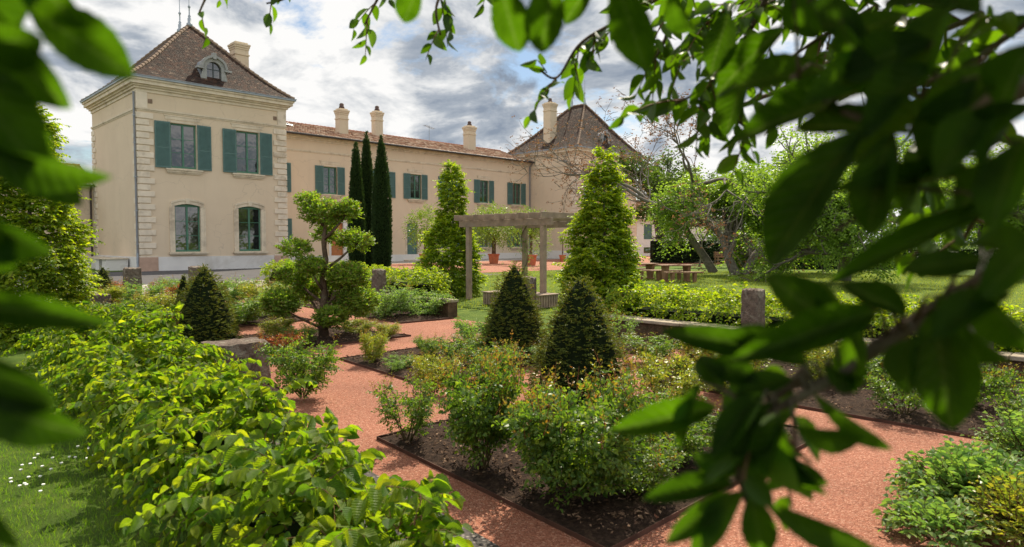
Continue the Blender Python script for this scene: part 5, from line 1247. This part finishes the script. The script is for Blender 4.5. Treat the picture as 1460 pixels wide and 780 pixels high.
# --- potted citrus by the wing
def potted(label, px, Y, crown_r, crown_h, zc, seed, potw=.46, poth=.8, mat='citrus', n=700):
    loc = atY(px, Y, .008); root = thing('potted_tree', label, 'potted tree', loc, group='potted trees along the wing')
    b = MB(); b.lathe([(potw * .72, 0), (potw * .74, .03), (potw * .95, poth * .86), (potw * 1.06, poth * .87), (potw * 1.06, poth), (potw * .9, poth), (potw * .86, poth * .9)], (0, 0, 0), 20); b.build('pot', M['terra'], root, smooth=False)
    rng = np.random.default_rng(seed); d = rvec(rng, n); O = d * np.array([crown_r, crown_r, crown_h]) * rng.uniform(.35, .9, n)[:, None] * (1 + .2 * np.sin(d[:, 0:1] * 5 + seed) * np.sin(d[:, 2:3] * 6)) + np.array([0, 0, zc])
    leafy_volume(rng, O, d + rvec(rng, n) * .6, rng.uniform(.25, .55, n) * max(.4, crown_r / 1.5), .15 if crown_r > 1 else .09, .11 if crown_r > 1 else .07, T_far(), M[mat], .55, root, twig=None, upn=.4)
    b = MB(); b.tube([(0, 0, poth * .85), (.03, 0, zc - crown_h * .6), (0, 0, zc)], [.09 * crown_r / 1.5 + .02, .07 * crown_r / 1.5 + .015, .03], 8)
    for k in range(7):
        a = rng.uniform(0, 6.28); b.tube([(0, 0, zc - crown_h * .7), (math.cos(a) * crown_r * .6, math.sin(a) * crown_r * .6, zc + rng.uniform(-.2, .5) * crown_h)], [.035, .012], 5)
    b.build('trunk', M['bark'], root)
potted('broad round citrus tree in a terracotta pot, left of the slim leafy column', 606, 53, 1.75, 1.75, 3.0, 601)
potted('wide citrus tree in a terracotta pot seen through the pergola', 704, 54, 2.6, 1.6, 3.2, 602, n=1100)
potted('citrus tree in a pot right of the pergola middle post', 757, 50, 1.5, 1.2, 3.2, 603)
potted('small standard tree in a dark pot by the pavilion flank', 802, 59, .42, .45, 2.1, 604, .30, .6, n=150)
potted('low potted shrub beside the rear pergola post', 774, 44, .7, .9, 1.5, 605, .24, .4, n=260)

# rear vine on the pergola post
def vine():
    rng = np.random.default_rng(88); base = UV(13.4 + 2.45, 12.2 + TL, 0); root = thing('climbing_plant', 'thin climbing plant winding round the rear pergola post', 'climber', base)
    n = 150; z = rng.uniform(.1, 2.3, n); a = rng.uniform(0, 6.28, n); O = np.stack([np.cos(a) * .11, np.sin(a) * .11, z], 1); O[:, 0] += (rng.uniform(size=n) < .3) * rng.normal(size=n) * .3
    leafy_volume(rng, O, rvec(rng, n) + np.array([0, 0, .4]), rng.uniform(.08, .3, n), .06, .05, T_far(), M['rose_pale'], .6, root)
    b = MB(); pts = [(math.cos(t * 5) * .12, math.sin(t * 5) * .12, t) for t in np.linspace(0, 2.3, 24)]; b.tube(pts, .012, 5); b.build('stem', M['cane'], root)
vine()

# --- grass
def grass(name, label, x0, x1, y0, y1, n, hmin, hmax, seed, mat, keep=None, w=.07):
    rng = np.random.default_rng(seed); x = rng.uniform(x0, x1, n); y = rng.uniform(y0, y1, n)
    if keep is not None: m = keep(x, y); x, y = x[m], y[m]; n = len(x)
    pos = np.stack([x, y, np.zeros(n)], 1); ax = np.stack([rng.normal(size=n) * .4, rng.normal(size=n) * .4, np.ones(n)], 1)
    o = link(name, leaf_mesh(name, pos, ax, rvec(rng, n) * (1, 1, .2), rng.uniform(hmin, hmax, n), w, M[mat], T_blade(), curl=rng.uniform(.5, 3, n))); tag(o, label, 'grass', kind='stuff')
def uu(x, y): return (x + y) / S2
def vv(x, y): return (y - x) / S2
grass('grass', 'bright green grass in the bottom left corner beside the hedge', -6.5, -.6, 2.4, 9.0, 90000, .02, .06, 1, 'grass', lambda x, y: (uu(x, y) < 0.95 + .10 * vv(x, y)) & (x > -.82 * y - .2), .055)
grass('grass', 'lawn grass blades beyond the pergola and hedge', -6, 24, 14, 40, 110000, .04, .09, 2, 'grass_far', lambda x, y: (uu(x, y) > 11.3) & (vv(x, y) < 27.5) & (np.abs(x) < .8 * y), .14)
# daisies
rng = np.random.default_rng(3); b = MB()
for c0 in ((40, 700), (60, 668), (110, 655)):
    for k in range(9):
        p = G(c0[0] + rng.uniform(-30, 35), c0[1] + rng.uniform(-12, 14)); b.lathe([(.002, .05), (.012, .062), (.010, .066)], p, 8)
tag(b.build('daisies', M['daisy']), 'scattered white daisies in the bottom left grass', 'daisies', kind='stuff')

# ================================================================== OVERHANGING TREES BY THE CAMERA
def near_leaf_set(root, rng, specs, mat, name='near_leaves'):
    """specs: (bx,by,tx,ty,width_px,depth_base,depth_tip,face) face 0 = flat to the sun, 1 = edge on"""
    pos = []; ax = []; nm = []; sz = []; wd = []
    sunv = np.array(sd[:])
    for bx, by, tx, ty, w, d0, d1, face in specs:
        a = np.array(P(bx, by, d0)[:]); b_ = np.array(P(tx, ty, d1)[:]); L = np.linalg.norm(b_ - a); v = (b_ - a) / L
        view = (a + b_) / 2 - np.array([0, 0, CAMH]); view /= np.linalg.norm(view)
        n0 = -view - v * np.dot(-view, v); n0 /= np.linalg.norm(n0); s_ = np.cross(v, n0)
        n = n0 + s_ * face + rng.normal(size=3) * .06; n /= np.linalg.norm(n)
        dm = (d0 + d1) / 2
        pos.append(a); ax.append(v); nm.append(n); sz.append(L); wd.append(w * dm / FPX / L * .94)
    return pos, ax, nm, sz, wd
def branch_chain(mb, pts, r0, r1, n=8):
    V = [Vector(p) for p in pts]; # catmull-rom smoothing
    out = []
    for i in range(len(V) - 1):
        p0, p1, p2, p3 = V[max(0, i - 1)], V[i], V[i + 1], V[min(len(V) - 1, i + 2)]
        for k in range(6):
            t = k / 6; out.append(.5 * ((2 * p1) + (p2 - p0) * t + (2 * p0 - 5 * p1 + 4 * p2 - p3) * t * t + (3 * p1 - p0 - 3 * p2 + p3) * t ** 3))
    out.append(V[-1]); m = len(out)
    mb.tube(out, [r1 + (r0 - r1) * (1 - k / (m - 1)) ** 2.2 for k in range(m)], n); return out
def over_tree(label, trunk_pts, trunk_r, limbs, near, seed, sprays):
    rng = np.random.default_rng(seed); root = thing('overhanging_tree', label, 'tree', trunk_pts[0])
    off = Vector(trunk_pts[0])
    tb = MB(); branch_chain(tb, trunk_pts, trunk_r, trunk_r * .6, 12)
    bb = MB(); allpts = []
    for pts, r0, r1 in limbs: allpts += branch_chain(bb, pts, r0, r1, 8)
    LP = np.array([p[:] for p in allpts])
    pos, ax, nm, sz, wd = near_leaf_set(root, rng, near, None)
    for p in pos:      # leaf stalks back to the nearest branch
        k = np.argmin(np.linalg.norm(LP - p, axis=1)); q_ = Vector(LP[k]); a = Vector(p); mid = a.lerp(q_, .5) + Vector((0, 0, .01))
        bb.tube([a, mid, q_], [.0012, .0016, .0024], 5)
    if pos:
        for h_ in range(2):
            A_ = [np.array(q_)[h_::2] for q_ in (pos, ax, nm, sz, wd)]
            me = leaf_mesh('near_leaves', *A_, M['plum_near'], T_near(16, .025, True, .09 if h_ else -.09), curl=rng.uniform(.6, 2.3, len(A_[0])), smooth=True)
            o = link('near_leaves', me, root); o.location = -off
    # procedural sprays along paths
    ps = []
    twp = []
    for pts, dens, leaf, L0, L1, down in sprays:
        line = []; V = [Vector(p) for p in pts]
        for i in range(len(V) - 1):
            n = max(1, int((V[i + 1] - V[i]).length * dens))
            for k in range(n): line.append((V[i].lerp(V[i + 1], (k + rng.uniform()) / n), (V[i + 1] - V[i]).normalized()))
        O = np.array([l[0][:] for l in line]); D = np.array([l[1][:] for l in line]) * .6 + rvec(rng, len(line)) * .8 + np.array([0, 0, -down])
        p, a, n, s, pl = shoots(rng, O, D, rng.uniform(L0, L1, len(O)), leaf * .38, leaf, ang=48, droop=.25, upn=.35, leafdroop=.35)
        ps.append((p, a, n, s)); twp.append(pl); branch_chain(bb, pts, .008, .003, 6)
    if ps:
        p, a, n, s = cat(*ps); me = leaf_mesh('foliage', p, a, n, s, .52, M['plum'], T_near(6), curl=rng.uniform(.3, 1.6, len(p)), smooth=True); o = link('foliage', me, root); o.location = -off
        pl = np.concatenate(twp, 0); o = link('twigs', tubes_mesh('twigs', pl, np.linspace(.0024, .0010, 5)[None, :] * np.ones((len(pl), 1)), M['twig'], 4), root); o.location = -off
    o = tb.build('trunk', M['bark'], root, smooth=True); o.location = -off
    o = bb.build('branches', M['bark'], root, smooth=True); o.location = -off
    return root
# ---- right-hand tree
NR = [
 # hanging at the top
 (712, -30, 738, 80, 62, .62, .66, .2), (790, -40, 772, 82, 60, .60, .64, .0), (880, -40, 915, 108, 72, .58, .62, .5), (600, -25, 573, 36, 40, .75, .78, 0), (850, -30, 800, 30, 40, .8, .82, .3),
 (960, -20, 985, 60, 40, .8, .85, .3),
 # upper right mass
 (1120, 40, 1010, 130, 50, .85, .9, .6), (1180, 100, 1045, 115, 55, .7, .72, .7), (1250, 130, 1045, 175, 62, .6, .62, .7), (1240, 60, 1120, 10, 60, .6, .65, .5), (1330, 60, 1190, 95, 80, .5, .55, .8), (1400, 20, 1260, -20, 90, .5, .55, .8),
 (1440, 100, 1300, 160, 90, .45, .5, .9), (1350, 160, 1200, 215, 70, .5, .52, .8), (1300, 190, 1130, 165, 55, .55, .6, .7), (1230, 185, 1085, 375, 92, .52, .55, .35), (1275, 190, 1222, 335, 78, .5, .52, .7), (1330, 225, 1275, 300, 60, .5, .52, .8),
 (1400, 255, 1190, 255, 34, .5, .52, .5), (1440, 290, 1180, 395, 40, .48, .5, .3), (1460, 230, 1340, 300, 70, .45, .5, .8), (1480, 150, 1370, 235, 80, .42, .46, .9), (1480, 60, 1400, 160, 90, .42, .46, .9), (1395, 110, 1310, 250, 80, .46, .5, .7),
 (1500, 330, 1390, 420, 70, .42, .45, .8), (1480, 380, 1370, 330, 60, .45, .5, .8), (1290, 20, 1180, 60, 60, .6, .62, .6), (1130, -20, 1160, 60, 60, .6, .62, .7), (1040, 20, 1010, 100, 50, .9, .9, .5), (1070, 90, 1030, 190, 44, 1.0, 1.0, .4),
 (1200, 30, 1250, 150, 70, .55, .56, .8), (1360, 0, 1300, 110, 80, .5, .5, .8), (1460, 200, 1400, 320, 80, .44, .44, .8), (1340, 100, 1230, 170, 70, .5, .5, .9), (1420, 160, 1330, 230, 75, .45, .45, .9), (1300, 90, 1150, 130, 70, .55, .55, .8),
 # middle leaves off the main branch
 (1250, 445, 1060, 500, 60, .52, .5, .2), (1190, 470, 1100, 395, 62, .55, .55, .1), (1180, 490, 1180, 400, 40, .55, .55, .3), (1255, 440, 1250, 395, 26, .55, .55, .8), (1335, 440, 1350, 612, 92, .5, .48, .2), (1340, 420, 1430, 540, 70, .5, .5, .6), (1400, 400, 1460, 520, 80, .46, .46, .8),
 (1230, 470, 1210, 560, 50, .55, .55, .3), (1290, 450, 1215, 400, 46, .52, .52, .6), (1150, 520, 1040, 470, 50, .56, .56, .2), (1120, 500, 950, 470, 44, .56, .56, .1), (1310, 480, 1280, 560, 60, .5, .5, .7), (1400, 370, 1290, 380, 50, .48, .48, .6), (1440, 420, 1330, 470, 60, .46, .46, .7),
 # lower cluster
 (1020, 582, 880, 606, 48, .60, .58, .0), (1000, 545, 962, 640, 34, .58, .58, .7), (1090, 560, 1010, 640, 50, .56, .54, .5), (1100, 575, 1040, 660, 44, .56, .56, .6), (1130, 590, 1060, 700, 52, .56, .56, .7), (1135, 608, 1232, 632, 52, .55, .52, 1.0), (1160, 560, 1272, 655, 34, .55, .55, .6),
 (1110, 600, 1168, 722, 54, .56, .56, .9), (1060, 555, 1080, 640, 48, .58, .58, .8), (1130, 540, 1050, 560, 44, .57, .57, .5), (1175, 520, 1240, 560, 40, .55, .55, .7), (1080, 540, 1010, 520, 46, .58, .58, .1), (1030, 560, 1000, 500, 44, .58, .6, .2),
 (1045, 690, 925, 708, 40, .58, .56, .1), (1040, 700, 952, 772, 38, .58, .56, .0), (1060, 700, 1000, 782, 58, .56, .55, .8), (1072, 700, 1085, 800, 52, .56, .55, .2), (1090, 715, 1262, 800, 46, .56, .52, .4), (1050, 670, 990, 650, 36, .58, .58, .0), (1045, 660, 1020, 620, 30, .58, .58, .0), (1100, 640, 1180, 700, 36, .57, .56, .6), (1040, 720, 985, 800, 34, .57, .57, .1),
]
tr0 = (2.3, .35, 0)
trunkR = [(2.3, .35, -.05), (2.22, .45, 1.0), (2.1, .55, 2.0), (2.0, .7, 3.0)]
limbsR = [
 ([(2.15, .5, 1.62), (1.3, .62, 1.80), P(1640, 270, .62), P(1500, 355, .58), P(1400, 405, .56), P(1300, 462, .55), P(1200, 530, .56), P(1130, 572, .57), P(1075, 600, .58), P(1055, 670, .575), P(1065, 715, .57)], .026, .0026),
 ([(2.1, .55, 1.9), (1.3, .7, 2.1), P(1480, 120, .60), P(1330, 150, .56), P(1230, 170, .56), P(1130, 110, .66)], .026, .003),
 ([P(1400, 140, .56), P(1300, 250, .54), P(1190, 330, .54)], .005, .002),
 ([(2.0, .7, 2.6), (1.5, 1.0, 2.7), P(1300, -60, .9), P(1100, -60, .8), P(900, -50, .62), P(760, -50, .64), P(620, -50, .76)], .020, .002),
 ([(2.05, .6, 2.4), (1.9, 1.5, 2.6), P(1280, 40, 1.9), P(1150, 110, 1.9), P(1060, 150, 1.8)], .028, .006),
 ([(2.0, .7, 2.9), (1.6, 1.6, 3.0), P(1100, -90, 2.1), P(900, -60, 2.1), P(600, -45, 2.2), P(300, -60, 2.4)], .030, .005),
]
spraysR = [
 ([P(1000, -40, 1.9), P(900, 20, 1.85), P(830, 60, 1.8), P(795, 110, 1.8), P(770, 100, 1.8)], 26, .062, .05, .16, .35),
 ([P(640, -30, 2.0), P(622, 10, 1.95), P(628, 50, 1.95)], 22, .058, .05, .12, .5),
 ([P(560, -40, 2.1), P(535, 5, 2.1), P(520, 35, 2.1)], 18, .058, .04, .10, .5),
 ([P(440, -45, 2.2), P(410, -5, 2.2), P(380, 5, 2.2)], 12, .058, .04, .09, .5),
 ([P(310, -40, 2.3), P(292, 0, 2.3), P(284, 18, 2.3)], 14, .060, .04, .09, .7),
 ([P(700, -20, 2.0), P(690, -5, 2.0)], 14, .055, .04, .08, .5),
 ([P(960, -30, 1.7), P(950, 50, 1.7), P(930, 90, 1.7)], 28, .064, .05, .16, .35),
 ([P(1100, -20, 1.6), P(1060, 60, 1.55), P(1010, 120, 1.5), P(960, 150, 1.5)], 44, .066, .06, .18, .3),
 ([P(1060, 130, 1.5), P(1040, 160, 1.5), P(1070, 185, 1.5)], 34, .066, .05, .14, .5),
 ([P(1250, 10, 1.5), P(1160, 60, 1.5), P(1090, 110, 1.5)], 34, .066, .08, .22, .3),
 ([P(1400, 20, 1.3), P(1300, 60, 1.3), P(1180, 90, 1.4)], 34, .066, .08, .25, .3),
 ([P(1480, 100, 1.1), P(1380, 160, 1.1), P(1300, 210, 1.15)], 34, .066, .08, .22, .3),
 ([P(1480, 20, 1.0), P(1380, 90, 1.0), P(1290, 130, 1.05)], 34, .068, .08, .22, .3),
 ([P(1470, 250, .9), P(1400, 300, .95), P(1370, 350, 1.0)], 40, .066, .06, .16, .3),
 ([P(1300, -40, 1.6), P(1150, -10, 1.6), P(1030, 10, 1.7), P(980, 60, 1.7)], 50, .064, .08, .2, .4),
 ([P(1150, 530, .62), P(1090, 580, .62), P(1060, 640, .6)], 70, .060, .04, .09, .2),
]
for zc_ in (2.55, 2.8, 3.05):  # unseen canopy sprays added above the frame to shade the near leaves
    for xc_ in (.8, 1.1, 1.4, 1.75, 2.15):
        spraysR.append(([Vector((2.0, .7, 2.7)), Vector((xc_, 1.0 + .1 * zc_, zc_)), Vector((xc_ - .2, 1.6, zc_ + .1))], 26, .07, .12, .30, .1))
for zc_ in (2.38, 2.5, 2.65):  # lower slab out of view, added to darken the upper right leaves
    for yc_ in (.78, .90, 1.02):
        spraysR.append(([Vector((1.7, .75, 2.5)), Vector((.9, yc_, zc_)), Vector((.22, yc_, zc_))], 24, .08, .12, .26, -.1))
for zc_ in (2.35, 2.6, 2.9):  # sprays over and behind the camera, added to block sky light
    for yc_ in (-1.0, -.6, -.2, .2, .55):
        spraysR.append(([Vector((2.0, .5, 2.5)), Vector((1.0, yc_, zc_)), Vector((-.2, yc_, zc_ + .1)), Vector((-1.2, yc_ * .8, zc_))], 15, .085, .14, .34, .1))
over_tree('dark overhanging tree framing the right side with blurred hanging leaves', trunkR, .13, limbsR, NR, 901, spraysR)
# ---- left-hand tree
NL = [
 (40, 10, 185, 108, 82, .42, .44, .1), (95, -40, -30, 70, 110, .40, .40, .9), (-40, 20, 88, 158, 92, .38, .39, .9), (-50, 60, 60, 60, 90, .36, .37, .8), (-60, 90, 55, 250, 100, .38, .38, .1),
 (-40, 190, 135, 268, 66, .37, .38, .7), (-30, 200, 110, 288, 74, .41, .42, .0), (-70, 280, 48, 372, 92, .36, .37, .8), (-60, 430, 132, 462, 52, .38, .37, .15), (-50, 500, 72, 582, 84, .36, .36, .9), (-60, 560, 108, 632, 88, .37, .37, 1.0), (-60, 660, 18, 790, 50, .35, .35, .9),
 (30, -60, 100, 40, 70, .40, .41, .8), (-40, 380, 25, 340, 50, .37, .37, .8),
]
trunkL = [(-1.9, .1, -.05), (-1.8, .15, 1.0), (-1.7, .2, 2.1)]
limbsL = [([(-1.71, .2, 2.05), (-1.2, .28, 2.45), (-.65, .34, 2.35), P(-80, -20, .42), P(-60, 120, .40), P(-55, 300, .38), P(-70, 500, .38), P(-80, 680, .37)], .016, .0028), ([P(-80, -20, .42), P(0, -40, .42), P(60, -60, .42)], .004, .002)]
over_tree('overhanging tree at the left frame edge with very near blurred green leaves', trunkL, .10, limbsL, NL, 902, [([Vector((-1.7, .2, 2.1)), Vector((x_, .9, 2.5)), Vector((x_ + .2, 1.25, 2.75))], 22, .07, .12, .28, .1) for x_ in (-1.0, -.6, -.25)])  # high sprays out of view are added to shade the left leaves
